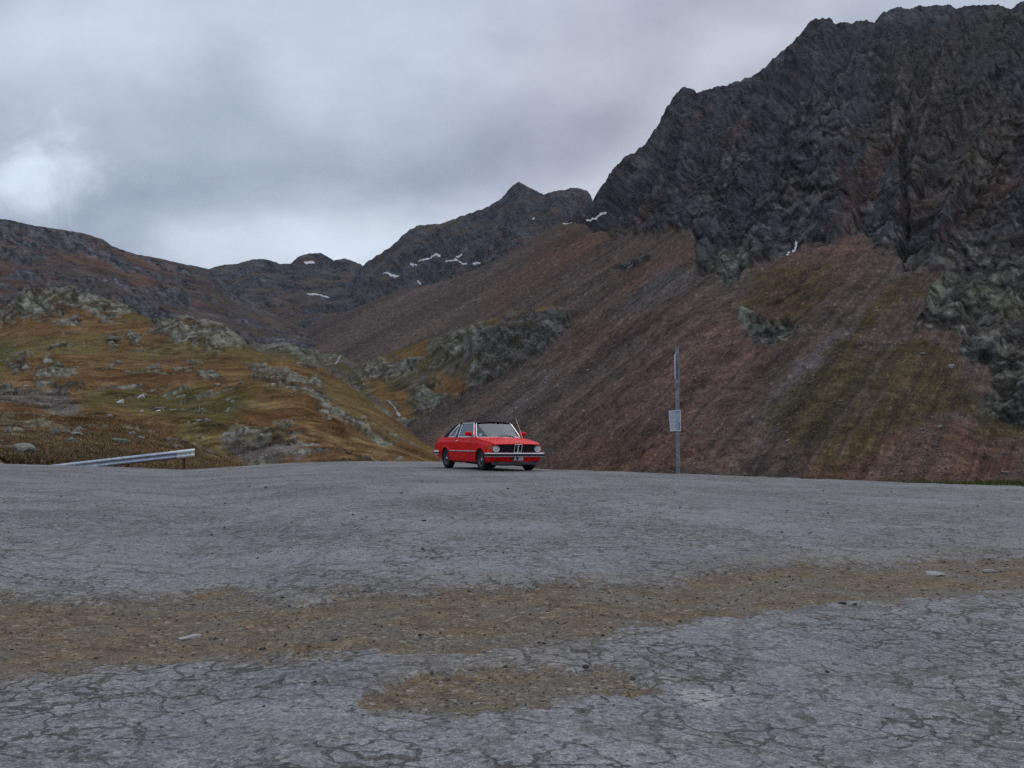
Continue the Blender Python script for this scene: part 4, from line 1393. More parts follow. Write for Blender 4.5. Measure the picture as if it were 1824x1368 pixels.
def glass_mat(name, tint, base=0.12, rough=0.015):
    m = bpy.data.materials.new(name)
    m.use_nodes = True
    t = m.node_tree; t.nodes.clear(); nb = NB(t)
    tr = nb.n('ShaderNodeBsdfTransparent'); tr.inputs[0].default_value = (*tint, 1)
    gl = nb.n('ShaderNodeBsdfGlossy'); gl.inputs['Roughness'].default_value = rough
    gl.inputs[0].default_value = (0.82, 0.92, 1, 1)
    fr = nb.n('ShaderNodeFresnel'); fr.inputs[0].default_value = 1.52
    k = nb.math('ADD', nb.math('MULTIPLY', fr.outputs[0], 1.0), base, clamp=True)
    mx = nb.n('ShaderNodeMixShader'); nb.put(mx.inputs[0], k)
    nb.put(mx.inputs[1], tr.outputs[0]); nb.put(mx.inputs[2], gl.outputs[0])
    o = nb.n('ShaderNodeOutputMaterial'); nb.put(o.inputs[0], mx.outputs[0])
    return m


M_RED = paint_red()
M_CHROME = principled('chrome', (0.95, 0.95, 0.97), 0.28, 0.55)
M_RUBBER = principled('black_rubber', (0.014, 0.014, 0.016), 0.6)
M_TYRE = principled('tyre_rubber', (0.018, 0.018, 0.019), 0.85, spec=0.2)
M_BLACK = principled('black_trim', (0.010, 0.010, 0.012), 0.45)
M_HOOD = principled('black_soft_top_cloth', (0.012, 0.013, 0.020), 0.8, spec=0.2)
M_RIM = principled('dull_alloy', (0.10, 0.105, 0.115), 0.5, 0.5)
M_SCREEN = glass_mat('windscreen_glass', (0.72, 0.82, 0.88), 0.05)
M_GLASS = glass_mat('side_glass', (0.62, 0.72, 0.72), 0.12)
M_LENS = principled('lamp_glass', (0.80, 0.82, 0.80), 0.12)
M_LENS.node_tree.nodes['Principled BSDF'].inputs['Alpha'].default_value = 0.6
M_REFL = principled('lamp_reflector', (0.95, 0.95, 0.93), 0.3, 0.0)
M_AMBER = principled('amber_lens', (0.50, 0.09, 0.005), 0.2, coat=0.5)
M_TAIL = principled('red_lens', (0.35, 0.01, 0.01), 0.2, coat=0.5)
M_WHITE = principled('white_print', (0.88, 0.89, 0.90), 0.5)
M_SEAT = principled('grey_seat_cloth', (0.13, 0.13, 0.14), 0.9)
M_DASH = principled('dashboard_vinyl', (0.03, 0.03, 0.033), 0.7)
M_BLUE = principled('roundel_blue', (0.02, 0.12, 0.42), 0.3)
M_STICK = principled('pale_blue_sticker', (0.42, 0.62, 0.78), 0.5)
M_UNDER = principled('underbody', (0.012, 0.012, 0.012), 0.9)

# ------------------------------------------------------------------ the red two-door car; x forward, y left, z up, wheels on z = 0
TH = math.radians(25.24)
CF = Vector((math.sin(TH), -math.cos(TH), 0)); CL = Vector((math.cos(TH), math.sin(TH), 0))
_corner = Vector((-0.559, 29.46, 0))
_mid = _corner + CL * 0.805 - CF * 2.175
XF, XR = 1.405, -1.158


def car_world(x, y):
    return _mid + CF * x + CL * y


_zf = sum(lot_z(*car_world(XF, s).xy) for s in (-.68, .68)) / 2
_zr = sum(lot_z(*car_world(XR, s).xy) for s in (-.68, .68)) / 2
_zl = sum(lot_z(*car_world(s, .68).xy) for s in (XF, XR)) / 2
_zrt = sum(lot_z(*car_world(s, -.68).xy) for s in (XF, XR)) / 2
car = empty('vintage_car')
_f3 = (CF * (XF - XR) + Vector((0, 0, _zf - _zr))).normalized()
_l3 = (CL * 1.36 + Vector((0, 0, _zl - _zrt))).normalized()
_u3 = _f3.cross(_l3).normalized(); _l3 = _u3.cross(_f3)
_M = Matrix((_f3, _l3, _u3)).transposed().to_4x4()
_M.translation = _mid + Vector((0, 0, _zr + (_zf - _zr) * (0 - XR) / (XF - XR) - 0.004))
car.matrix_world = _M
print('car ground z', _zf, _zr, _zl, _zrt, 'want about', CAM_H - .87)
tag(car, 'bright red vintage two-door car with black soft top at the far lot edge', 'car')

_I = lambda xs, vs: (lambda x: float(np.interp(x, xs, vs)))
belt_z = _I([-2.18, -2.10, -1.9, -1.5, -1.0, 0.0, 0.75, 0.95, 1.4, 1.9, 2.10, 2.18], [.80, .845, .885, .912, .922, .920, .912, .900, .855, .790, .752, .720])
half_w = _I([-2.18, -2.05, -1.8, -1.2, 0.0, 1.0, 1.6, 1.95, 2.10, 2.18], [.715, .752, .785, .800, .805, .803, .795, .780, .765, .745])
sill_z = _I([-2.18, -1.6, -1.5, 1.7, 1.9, 2.18], [.33, .27, .215, .215, .235, .25])
crown = _I([-2.18, -1.4, 0.8, 1.4, 2.0, 2.18], [.012, .03, .02, .030, .028, .020])


def xsec(x):
    """right half cross-section as dense points from the sill up to the centre line"""
    w = half_w(x); zb_ = belt_z(x); z0 = sill_z(x)
    zc_ = z0 + (zb_ - z0) * 0.835
    key = [(w - .075, z0 - .0), (w - .030, z0 + .03), (w - .012, z0 + .12), (w, .52), (w - .002, .60), (w - .010, zc_ - .03), (w - .018, zc_ - .006), (w - .030, zc_ + .006),
           (w - .062, zb_ - .012), (w - .078, zb_)]
    cuts = [2, 3, 6, 3, 3, 1, 1, 2, 1]
    pts = []
    for (a, b, n) in zip(key[:-1], key[1:], cuts):
        for k in range(n):
            s = k / n
            pts.append((a[0] + (b[0] - a[0]) * s, a[1] + (b[1] - a[1]) * s))
    pts.append(key[-1])
    nside = len(pts) - 1
    w1 = key[-1][0]
    for k in range(1, 9):
        y = w1 * (1 - k / 8.0)
        rel = 1 - (y / w1) ** 2
        bulge = 0.012 * math.exp(-((y) / 0.20) ** 2) * float(np.interp(x, [1.0, 2.1], [0.2, 1.0])) if x > .9 else 0
        pts.append((y, zb_ + crown(x) * rel + bulge))
    return pts, nside


def x_end(x, y, z, w):
    """bow and rake of the nose and tail"""
    if x > 1.98:
        k = (x - 1.98) / (2.175 - 1.98)
        prof = float(np.interp(z, [.20, .26, .48, .52, .66, .73, .80], [-.115, -.095, -.060, -.070, -.030, .0, -.004]))
        return x + k * (prof - 0.055 * (abs(y) / w) ** 2.2)
    if x < -2.0:
        k = (-2.0 - x) / 0.175
        prof = float(np.interp(z, [.3, .5, .8, .9], [.05, .0, .01, .04]))
        return x + k * (prof + 0.04 * (abs(y) / w) ** 2)
    return x


stations = list(np.concatenate([np.linspace(2.175, 1.9, 9), np.linspace(1.86, -1.8, 98), np.linspace(-1.84, -2.175, 9)]))
ARCH_R = 0.325
AZ = 0.300


def side_pt(x, y, z):
    """flare and open the wheel arches"""
    for xc in (XF, XR):
        dx, dz = x - xc, z - AZ
        d = math.hypot(dx, dz)
        if d < ARCH_R + 0.09 and d > 1e-4:
            fl = math.exp(-((d - ARCH_R) / 0.028) ** 2) * 0.016
            y = y + fl
    return x, y, z


parts_f = {'body': [], 'bonnet': [], 'door': [], 'boot_lid': []}
bv = []; bf = {k: [] for k in parts_f}
for side in (-1, 1):
    base = len(bv); rows = []
    for x in stations:
        pts, ns = xsec(x)
        w = half_w(x)
        row = []
        for j, (y, z) in enumerate(pts):
            xe = x_end(x, y, z, w)
            if j <= ns:
                xe, y, z = side_pt(xe, y, z)
            row.append([xe, y * side, z])
        rows.append(row)
    nP = len(rows[0])
    inside = [[False] * nP for _ in stations]
    for i, x in enumerate(stations):
        for j in range(ns + 1):
            p = rows[i][j]
            for xc in (XF, XR):
                if math.hypot(p[0] - xc, p[2] - AZ) < ARCH_R:
                    inside[i][j] = xc
    def keep(i, j):
        q = [(i, j), (i + 1, j), (i + 1, j + 1), (i, j + 1)]
        return not all(inside[a][b] for a, b in q)
    kept = [(i, j) for i in range(len(stations) - 1) for j in range(nP - 1) if keep(i, j)]
    for i, row in enumerate(rows):
        for j, p in enumerate(row):
            xc = inside[i][j]
            if xc:
                dx, dz = p[0] - xc, p[2] - AZ
                d = math.hypot(dx, dz) or 1
                p[0] = xc + dx / d * ARCH_R; p[2] = max(AZ + dz / d * ARCH_R, 0.205)
    for row in rows:
        bv += [tuple(p) for p in row]
    for (i, j) in kept:
        x = 0.5 * (stations[i] + stations[i + 1])
        f_ = (base + i * nP + j, base + (i + 1) * nP + j, base + (i + 1) * nP + j + 1, base + i * nP + j + 1)
        top = j >= ns
        if top and -1.48 < x < 0.84:
            continue
        if top and x >= 0.84:
            bf['bonnet'].append(f_)
        elif top and x <= -1.55:
            bf['boot_lid'].append(f_)
        elif (not top) and -0.46 < x < 0.72 and rows[i][j][2] > 0.25:
            bf['door' + ('' if side < 0 else '2')] = bf.get('door' + ('' if side < 0 else '2'), [])
            bf['door' + ('' if side < 0 else '2')].append(f_)
        else:
            bf['body'].append(f_)
    if side == -1:
        first_rows = [[Vector(p) for p in rows[0]], [Vector(p) for p in rows[-1]]]
# nose and tail faces joining both sides
for ring, nm in ((first_rows[0], 'front'), (first_rows[1], 'rear')):
    grid_rows = []
    for j in range(ns + 1):
        p = ring[j]
        yw = abs(p.y)
        r_ = []
        for k in range(17):
            y = -yw + 2 * yw * k / 16
            if nm == 'front':
                bow = 0.055 * ((yw / half_w(2.175)) ** 2.2 - (abs(y) / half_w(2.175)) ** 2.2)
                rec = -0.035 if .51 < p.z < .715 and 0 < k < 16 else 0.0
                r_.append((p.x + bow + rec, y, p.z))
            else:
                bow = -0.04 * ((yw / .715) ** 2 - (abs(y) / .715) ** 2)
                r_.append((p.x + bow, y, p.z))
        grid_rows.append(r_)
    b0 = len(bv)
    for r_ in grid_rows: bv += r_
    for j in range(ns):
        for k in range(16):
            bf['body'].append((b0 + j * 17 + k, b0 + j * 17 + k + 1, b0 + (j + 1) * 17 + k + 1, b0 + (j + 1) * 17 + k))
    # close the sliver between the last face row and the bonnet or boot edge
    top = [Vector(p) for p in grid_rows[-1]]
    edge = [Vector(p) for p in ring[ns:]]
    edge = edge + [Vector((p.x, -p.y, p.z)) for p in edge[-2::-1]]
    n0 = len(bv); bv += [tuple(p) for p in top] + [tuple(p) for p in edge]
    m = min(len(top), len(edge))
    for k in range(m - 1):
        bf['body'].append((n0 + k, n0 + k + 1, n0 + len(top) + k + 1, n0 + len(top) + k))


def submesh(faces):
    used = sorted({i for f_ in faces for i in f_})
    mp = {u: i for i, u in enumerate(used)}
    mb = MB(); mb.v = [bv[u] for u in used]; mb.f = [tuple(mp[i] for i in f_) for f_ in faces]
    return mb


body = submesh(bf['body'])
# turned-in lips of the wheel arches and the cabin sills
for side in (-1, 1):
    for xc in (XF, XR):
        for a0 in range(0, 60):
            t0_, t1_ = [math.radians(-17 + 214 * (a0 + q_) / 60) for q_ in (0, 1)]
            pp = []
            for tq in (t0_, t1_):
                x_, z_ = xc + ARCH_R * math.cos(tq), max(AZ + ARCH_R * math.sin(tq), 0.205)
                yy = [q_[0] for q_ in xsec(x_)[0][:ns + 1]]; zz = [q_[1] for q_ in xsec(x_)[0][:ns + 1]]
                yo = float(np.interp(z_, zz, yy)) + 0.014
                pp.append(((x_, side * yo, z_), (x_, side * (yo - 0.035), z_)))
            body.add([pp[0][0], pp[1][0], pp[1][1], pp[0][1]], [(0, 1, 2, 3)])
# cowl and rear shelf under the glass
for (xa, xb) in ((0.84, 0.70), (-1.48, -1.25)):
    for k in range(12):
        ya, yb = -.725 + 1.45 * k / 12, -.725 + 1.45 * (k + 1) / 12
        body.add([(xa, ya, .905), (xa, yb, .905), (xb, yb, .885), (xb, ya, .885)], [(0, 1, 2, 3)])
body_o = body.build('body', M_RED, car, angle=24)
submesh(bf['bonnet']).build('bonnet', M_RED, car, angle=24)
submesh(bf['boot_lid']).build('boot_lid', M_RED, car, angle=24)
doors = [submesh(bf['door']).build('door', M_RED, car, angle=24), submesh(bf['door2']).build('door', M_RED, car, angle=24)]
for side, dr in zip((-1, 1), doors):
    def sp(x, z):
        yy = [q_[0] for q_ in xsec(x)[0][:ns + 1]]; zz = [q_[1] for q_ in xsec(x)[0][:ns + 1]]
        return (x, side * (float(np.interp(z, zz, yy)) + 0.0015), z)
    g_ = MB()
    g_.tube([sp(.722, z) for z in np.linspace(.25, .90, 14)], 0.0035, 5)
    g_.tube([sp(-.462, z) for z in np.linspace(.25, .91, 14)], 0.0035, 5)
    g_.tube([sp(x, .248) for x in np.linspace(-.46, .72, 12)], 0.0035, 5)
    g_.build('door_gap', M_BLACK, dr)
    h_ = MB().box((-.26, side * .803, .815), (.15, .022, .026), bev=.006)
    h_.build('handle', M_CHROME, dr)
    l_ = MB().disc((-.36, side * .807, .775), .011, 14, 'y'); l_.build('lock', M_CHROME, dr)

# underside, wheel wells
u = MB()
u.box((-.02, 0, .235), (3.1, 1.46, .09), bev=.02)
u.box((1.75, 0, .235), (.62, 1.30, .10), bev=.02)
u.box((1.35, 0, .175), (.9, .62, .08), bev=.03)
u.box((-1.85, 0, .34), (.5, 1.3, .10), bev=.02)
u.tube([(-.9, -.25, .19), (-.4, -.2, .17), (.6, -.18, .17)], .035, 8)
u.box((-1.55, .1, .27), (.42, .75, .16), bev=.04)
u.build('underbody', M_UNDER, car)
for xc in (XF, XR):
    for side in (-1, 1):
        wl = MB()
        rows_ = []
        for a0 in range(0, 25):
            tq = math.radians(-15 + 210 * a0 / 24)
            rows_.append([(xc + (ARCH_R - .001) * math.cos(tq), side * yy_, AZ + (ARCH_R - .001) * math.sin(tq)) for yy_ in (.775, .50)])
        wl.grid(rows_)
        wl.add([(xc + ARCH_R * math.cos(math.radians(a_)), side * .50, AZ + ARCH_R * math.sin(math.radians(a_))) for a_ in range(-15, 196, 10)], [list(range(22))])
        wl.build('wheel_well', M_UNDER, car)

# wheels
tyre_prof = [(.185, -.070), (.200, -.088), (.240, -.096), (.275, -.094), (.292, -.082), (.298, -.062), (.300, -.03), (.300, .03), (.298, .062), (.292, .082), (.275, .094), (.240, .096), (.200, .088), (.185, .070)]


def make_wheel():
    w_ = MB().lathe(tyre_prof, 40).build('wheel', M_TYRE, car, angle=40)       # outer face towards -y
    rm = MB().lathe([(.186, -.074), (.190, -.082), (.183, -.084), (.172, -.070), (.165, -.045), (.160, -.02), (.160, .07), (.186, .07)], 40).build('rim', M_RIM, w_)
    dsc = MB()
    nsp = 13
    dsc.lathe([(.0, -.062), (.030, -.062), (.050, -.060), (.070, -.046)], 40)
    dsc.lathe([(.135, -.052), (.166, -.050), (.168, -.030), (.135, -.032)], 40, closed=True)
    for k in range(nsp):
        th = 2 * math.pi * k / nsp
        rt = Matrix.Rotation(-th, 3, 'Y')
        dsc.box(rt @ Vector((.102, -.046, 0)), (.080, .018, .021), rot=rt, bev=.003)
    dsc.build('wheel_disc', M_RIM, w_)
    MB().lathe([(.0, -.020), (.166, -.018)], 30).build('brake_shadow_plate', M_UNDER, w_)
    cp = MB().lathe([(.0, -.078), (.022, -.077), (.030, -.070), (.032, -.060)], 24).build('hub_cap', M_CHROME, w_)
    return w_


def copy_tree(o, parent=None, name=None):
    c = o.copy(); COLL.objects.link(c)
    if parent is not None: c.parent = parent
    for ch in [k for k in bpy.data.objects if k.parent == o]:
        copy_tree(ch, c)
    return c


wh0 = make_wheel()
wh0.location = (XF, -.685, .300)
for (x, s) in ((XF, 1), (XR, -1), (XR, 1)):
    c_ = copy_tree(wh0, car)
    c_.location = (x, s * .685, .300)
    c_.rotation_euler = (0, random.uniform(0, 3), math.pi if s > 0 else 0)
wh0.rotation_euler = (0, .2, 0)

# bumpers: chrome blade with a black rubber strip
def bumper_path(front, off=0.0):
    if front:
        base = [(1.80, .822), (2.02, .822), (2.10, .812), (2.145, .785), (2.175, .70), (2.205, .45), (2.22, .2), (2.224, 0)]
    else:
        base = [(-1.62, .815), (-2.02, .812), (-2.12, .80), (-2.17, .765), (-2.195, .68), (-2.21, .4), (-2.215, 0)]
    pts = [(x, -y) for x, y in base] + [(x, y) for x, y in base[-2::-1]]
    out = []
    for i, (x, y) in enumerate(pts):
        a = pts[max(i - 1, 0)]; b = pts[min(i + 1, len(pts) - 1)]
        d = Vector((b[0] - a[0], b[1] - a[1], 0)).normalized()
        nrm = Vector((d.y, -d.x, 0))
        if front is False: nrm = -nrm
        out.append((Vector((x, y, 0)) + nrm * off, nrm))
    return out


def blade(front, prof, name, mat, parent):
    rows_ = []
    for off, z in prof:
        rows_.append([(p.x, p.y, z) for p, _ in bumper_path(front, off)])
    return MB().grid(rows_).build(name, mat, parent, angle=40)


fz = .440
fb = blade(True, [(-.03, fz - .055), (.0, fz - .055), (.016, fz - .046), (.020, fz - .02), (.020, fz + .02), (.016, fz + .050), (.0, fz + .058), (-.03, fz + .058)], 'front_bumper', M_CHROME, car)
blade(True, [(.015, fz - .038), (.032, fz - .034), (.038, fz), (.032, fz + .028), (.018, fz + .032)], 'rubber_strip', M_RUBBER, fb)
rz_ = .455
rbp = blade(False, [(-.03, rz_ - .05), (.0, rz_ - .05), (.018, rz_ - .02), (.018, rz_ + .03), (.0, rz_ + .058), (-.03, rz_ + .058)], 'rear_bumper', M_CHROME, car)
blade(False, [(.017, rz_ - .03), (.032, rz_ - .02), (.032, rz_ + .02), (.017, rz_ + .028)], 'rubber_strip', M_RUBBER, rbp)

# lower front apron and black spoiler lip
sp_ = MB()
rows_ = []
for z, off in ((.265, .004), (.225, .030), (.185, .045), (.165, .040), (.165, -.05)):
    r_ = []
    for k in range(25):
        y = -.72 + 1.44 * k / 24
        r_.append((2.065 - .055 * (abs(y) / .745) ** 2.2 + off + (0.0 if abs(y) < .66 else -(abs(y) - .66) * .9), y, z))
    rows_.append(r_)
sp_.grid(rows_).build('front_spoiler', principled('spoiler_grey', (0.035, 0.03, 0.045), 0.5), car)

# grille
def nose_x(y, z):
    prof = float(np.interp(z, [.20, .26, .48, .52, .66, .73, .80], [-.115, -.095, -.060, -.070, -.030, .0, -.004]))
    return 2.175 + prof - 0.055 * (abs(y) / .745) ** 2.2


gr = MB()
rows_ = [[(nose_x(y, z) - .028, y, z) for y in np.linspace(-.725, .725, 31)] for z in (.505, .56, .62, .68, .722)]
gr.grid(rows_)
gro = gr.build('grille', M_BLACK, car)
sl = MB()
for z in np.linspace(.515, .712, 13):
    sl.tube([(nose_x(y, z) - .016, y, z) for y in np.linspace(-.70, .70, 21)], .0035, 4, sq=(.016, .005))
sl.build('grille_slats', M_BLACK, gro, smooth=False)['kind'] = 'stuff'
for s in (-1, 1):
    kid = MB()
    y0, y1, zb0, zt0 = s * .010, s * .108, .500, .728
    loop = []
    rr = .022
    for (cy, cz, a0) in ((y0, zb0, 180), (y1, zb0, 270), (y1, zt0, 0), (y0, zt0, 90)):
        sy_ = 1 if cy == y1 else -1
        sz_ = 1 if cz == zt0 else -1
        inw_y = cy - (s * rr if cy == y1 else -s * rr)
        inw_z = cz - (rr if cz == zt0 else -rr)
        arc = []
        for q_ in range(5):
            th = math.pi / 2 * q_ / 4
            arc.append((inw_y + (s if cy == y1 else -s) * rr * math.cos(th), inw_z + (1 if cz == zt0 else -1) * rr * math.sin(th)))
        if (cy == y0) == (cz == zb0):
            pass
        loop.append(arc)
    # order: bottom-inner, bottom-outer, top-outer, top-inner
    seq = loop[0] + loop[1][::-1] + loop[2] + loop[3][::-1]
    # make each arc run in loop direction
    def ordered(loop):
        res = []
        for k, arc in enumerate(loop):
            prev = res[-1] if res else loop[-1][2]
            d0 = math.hypot(arc[0][0] - prev[0], arc[0][1] - prev[1]); d1 = math.hypot(arc[-1][0] - prev[0], arc[-1][1] - prev[1])
            res += arc if d0 < d1 else arc[::-1]
        return res
    seq = ordered(loop)
    kid.tube([(nose_x(y, z) + .028, y, z) for y, z in seq], .008, 8, closed=True)
    ko = kid.build('kidney_grille', M_CHROME, gro)
    bk = MB().slab([(nose_x(y, z) + .004, y, z) for y, z in seq], (.006, 0, 0)); bk.build('backing', M_BLACK, ko)
    br = MB()
    for q_ in range(1, 8):
        y = y0 + (y1 - y0) * q_ / 8
        br.tube([(nose_x(y, .51) + .016, y, .512), (nose_x(y, .72) + .018, y, .716)], .0022, 5)
    br.build('grille_bars', M_RUBBER, ko)['kind'] = 'stuff'
    # headlamp
    hx, hy, hz = nose_x(.62, .61) - .01, s * .622, .612
    hl = MB().lathe([(.098, -.01), (.098, .012), (.094, .020), (.088, .018), (.086, .004)], 32, 'x', (hx, hy, hz)).build('headlight', M_CHROME, car)
    MB().lathe([(.086, .006), (.078, -.014), (.055, -.032), (.020, -.042), (0, -.043)], 28, 'x', (hx, hy, hz)).build('reflector', M_REFL, hl)
    MB().lathe([(.0865, .010), (.07, .018), (.045, .024), (.02, .027), (0, .0275)], 28, 'x', (hx, hy, hz)).build('lens', M_LENS, hl)
    MB().lathe([(.014, -.04), (.014, -.008), (.009, .0), (0, .001)], 14, 'x', (hx, hy, hz)).build('bulb', M_CHROME, hl)
    # corner indicator: wraps round the wing
    rows_ = []
    for z in (.525, .56, .61, .66, .70):
        r_ = []
        for k in range(9):
            a_ = k / 8
            if a_ < .35:
                y = .700 + a_ / .35 * .040
                x = nose_x(y, z) + .006
            else:
                q_ = (a_ - .35) / .65
                x = nose_x(.745, z) + .002 - q_ * .150
                y = .752 + q_ * .034
            r_.append((x, s * y, z))
        rows_.append(r_)
    MB().grid(rows_).build('indicator', M_AMBER, car)
    # tail lamps
    tl_ = MB().box((-2.155, s * .60, .66), (.04, .27, .13), bev=.01).build('tail_light', M_TAIL, car)
    # side trim strips
    def sp2(x, z, o_=.004):
        yy = [q_[0] for q_ in xsec(x)[0][:ns + 1]]; zz = [q_[1] for q_ in xsec(x)[0][:ns + 1]]
        return (x, s * (float(np.interp(z, zz, yy)) + o_), z)
    for (xa, xb) in ((1.07, -.83), ):
        ts = MB()
        ts.tube([sp2(x, .530) for x in np.linspace(xa, xb, 24)], .01, 6, sq=(.012, .020))
        to = ts.build('side_trim', M_CHROME, car)
        MB().tube([sp2(x, .513) for x in np.linspace(xa, xb, 24)], .01, 6, sq=(.014, .014)).build('rubber_insert', M_RUBBER, to)

# ---- number plate: black with white rim and characters
plx = nose_x(0, .335) + .075
pl_ = MB().box((plx, 0, .335), (.012, .335, .122), bev=.003).build('number_plate', M_BLACK, car)
MB().tube([(plx + .007, -.160, .281), (plx + .007, .160, .281), (plx + .007, .160, .389), (plx + .007, -.160, .389)], .0035, 6, closed=True).build('plate_rim', M_WHITE, pl_)


def text_mesh(name, txt, size, mat, parent, loc, rot, extrude=0.001, align='CENTER', sx=1.0):
    cu = bpy.data.curves.new(name, 'FONT')
    cu.body = txt; cu.size = size; cu.extrude = extrude; cu.align_x = align; cu.align_y = 'CENTER'; cu.offset = size * 0.02
    tmp = bpy.data.objects.new('tmp_text', cu); COLL.objects.link(tmp)
    dg = bpy.context.evaluated_depsgraph_get()
    me = bpy.data.meshes.new_from_object(tmp.evaluated_get(dg))
    bpy.data.objects.remove(tmp)
    me.name = name
    me.materials.clear(); me.materials.append(mat)
    o = bpy.data.objects.new(name, me); COLL.objects.link(o)
    if parent: o.parent = parent
    o.location = loc; o.rotation_euler = rot; o.scale = (sx, 1, 1)
    return o


# seen from the front of the car, +y is on the right: text x axis -> +y, up -> +z, facing +x
text_mesh('plate_letter', 'A', .112, M_WHITE, pl_, (plx + .0075, -.085, .335), (math.pi / 2, 0, math.pi / 2))
for ch_, yy_ in (('2', .025), ('0', .078), ('9', .131)):
    text_mesh('plate_digit', ch_, .112, M_WHITE, pl_, (plx + .0075, yy_ - .005, .335), (math.pi / 2, 0, math.pi / 2), sx=.9)
# rear plate (black too), badge on the bonnet nose
rd = MB().lathe([(.0, .006), (.030, .005), (.040, .003), (.041, 0)], 28, 'z').build('bonnet_badge', M_BLACK, car)
rd.location = (2.095, 0, belt_z(2.095) + crown(2.095) + .012); rd.rotation_euler = (0, math.radians(14), 0)
MB().lathe([(.038, .0062), (.041, .0062), (.041, .003)], 28, 'z').build('badge_ring', M_CHROME, rd)
for k in range(4):
    qd = MB()
    n_ = 7
    vs_ = [(0, 0, .0072)] + [(.026 * math.cos(math.pi / 2 * (k + q_ / n_)), .026 * math.sin(math.pi / 2 * (k + q_ / n_)), .0068) for q_ in range(n_ + 1)]
    qd.add(vs_, [list(range(len(vs_)))]).build('badge_quadrant', M_BLUE if k % 2 else M_WHITE, rd)

# ---- greenhouse
def wsc(u_, v_):
    """windscreen surface, u across -1..1, v 0 base .. 1 top"""
    yb_, yt_ = .700, .545
    hw_ = yb_ + (yt_ - yb_) * v_
    y = u_ * hw_
    x = .965 + (.535 - .965) * v_ - (.105 - .045 * v_) * u_ * u_
    z = .905 + (1.345 - .905) * v_ - .028 * v_ * u_ * u_ + .012 * math.sin(math.pi * v_)
    return Vector((x, y, z))


ws = MB().grid([[wsc(-.965 + 1.93 * i / 16, .03 + .93 * j / 8) for i in range(17)] for j in range(9)])
wso = ws.build('windscreen', M_SCREEN, car)


def ws_loop(m_, off):
    pts = []
    def add(u_, v_):
        p = wsc(u_, v_); pts.append((p.x + off, p.y, p.z + off * .6))
    N_ = 14; r_ = .05
    for k in range(N_ + 1): add(-m_ + r_ + (2 * m_ - 2 * r_) * k / N_, .02)
    add(m_ - r_ * .25, .04); 
    for k in range(7): add(m_, .08 + .80 * k / 6)
    add(m_ - .015, .94)
    for k in range(N_ + 1): add(m_ - .06 - (2 * m_ - .12) * k / N_, .975)
    add(-m_ + .015, .94)
    for k in range(7): add(-m_, .88 - .80 * k / 6)
    add(-m_ + r_ * .25, .04)
    return pts


MB().tube(ws_loop(.965, .008), .011, 8, closed=True).build('windscreen_trim', M_CHROME, wso)
MB().tube(ws_loop(.93, .002), .010, 6, closed=True).build('rubber_seal', M_RUBBER, wso)
# header and screen pillars in body colour
for s in (-1, 1):
    pi_ = MB()
    rows_ = []
    for k in range(9):
        v_ = k / 8
        a_ = wsc(.96 * s, v_); b_ = a_ + Vector((-.055, s * .030, .004)); c_ = b_ + Vector((-.045, -s * .012, 0)); d_ = a_ + Vector((-.05, -s * .03, -.01))
        rows_.append([a_, b_, c_, d_, a_])
    pi_.grid(rows_).build('screen_pillar', M_RED, car)
    pi2 = MB().tube([wsc(.96 * s, k / 8) + Vector((-.085, s * .026, .004)) for k in range(9)], .009, 6)
    pi2.build('pillar_trim', M_CHROME, car)
for (xw, s_y, piv) in ((.985, -.40, 0), (.995, .22, 1)):
    pass
# side glass geometry: belt line to roof rail
def side_g(x, v_, s, off=0.0):
    """point of the side window plane at car x, v 0 belt .. 1 rail"""
    yb_ = half_w(x) - .088
    yt_ = float(np.interp(x, [-1.4, -.6, .5], [.53, .555, .555]))
    zt_ = float(np.interp(x, [-1.05, -.80, -.58, -.4, .5], [.93, 1.16, 1.292, 1.318, 1.318]))
    z0_ = .922
    return Vector((x, s * (yb_ + (yt_ - yb_) * ((z0_ + (zt_ - z0_) * v_) - z0_) / .4 + off), z0_ + (zt_ - z0_) * v_))


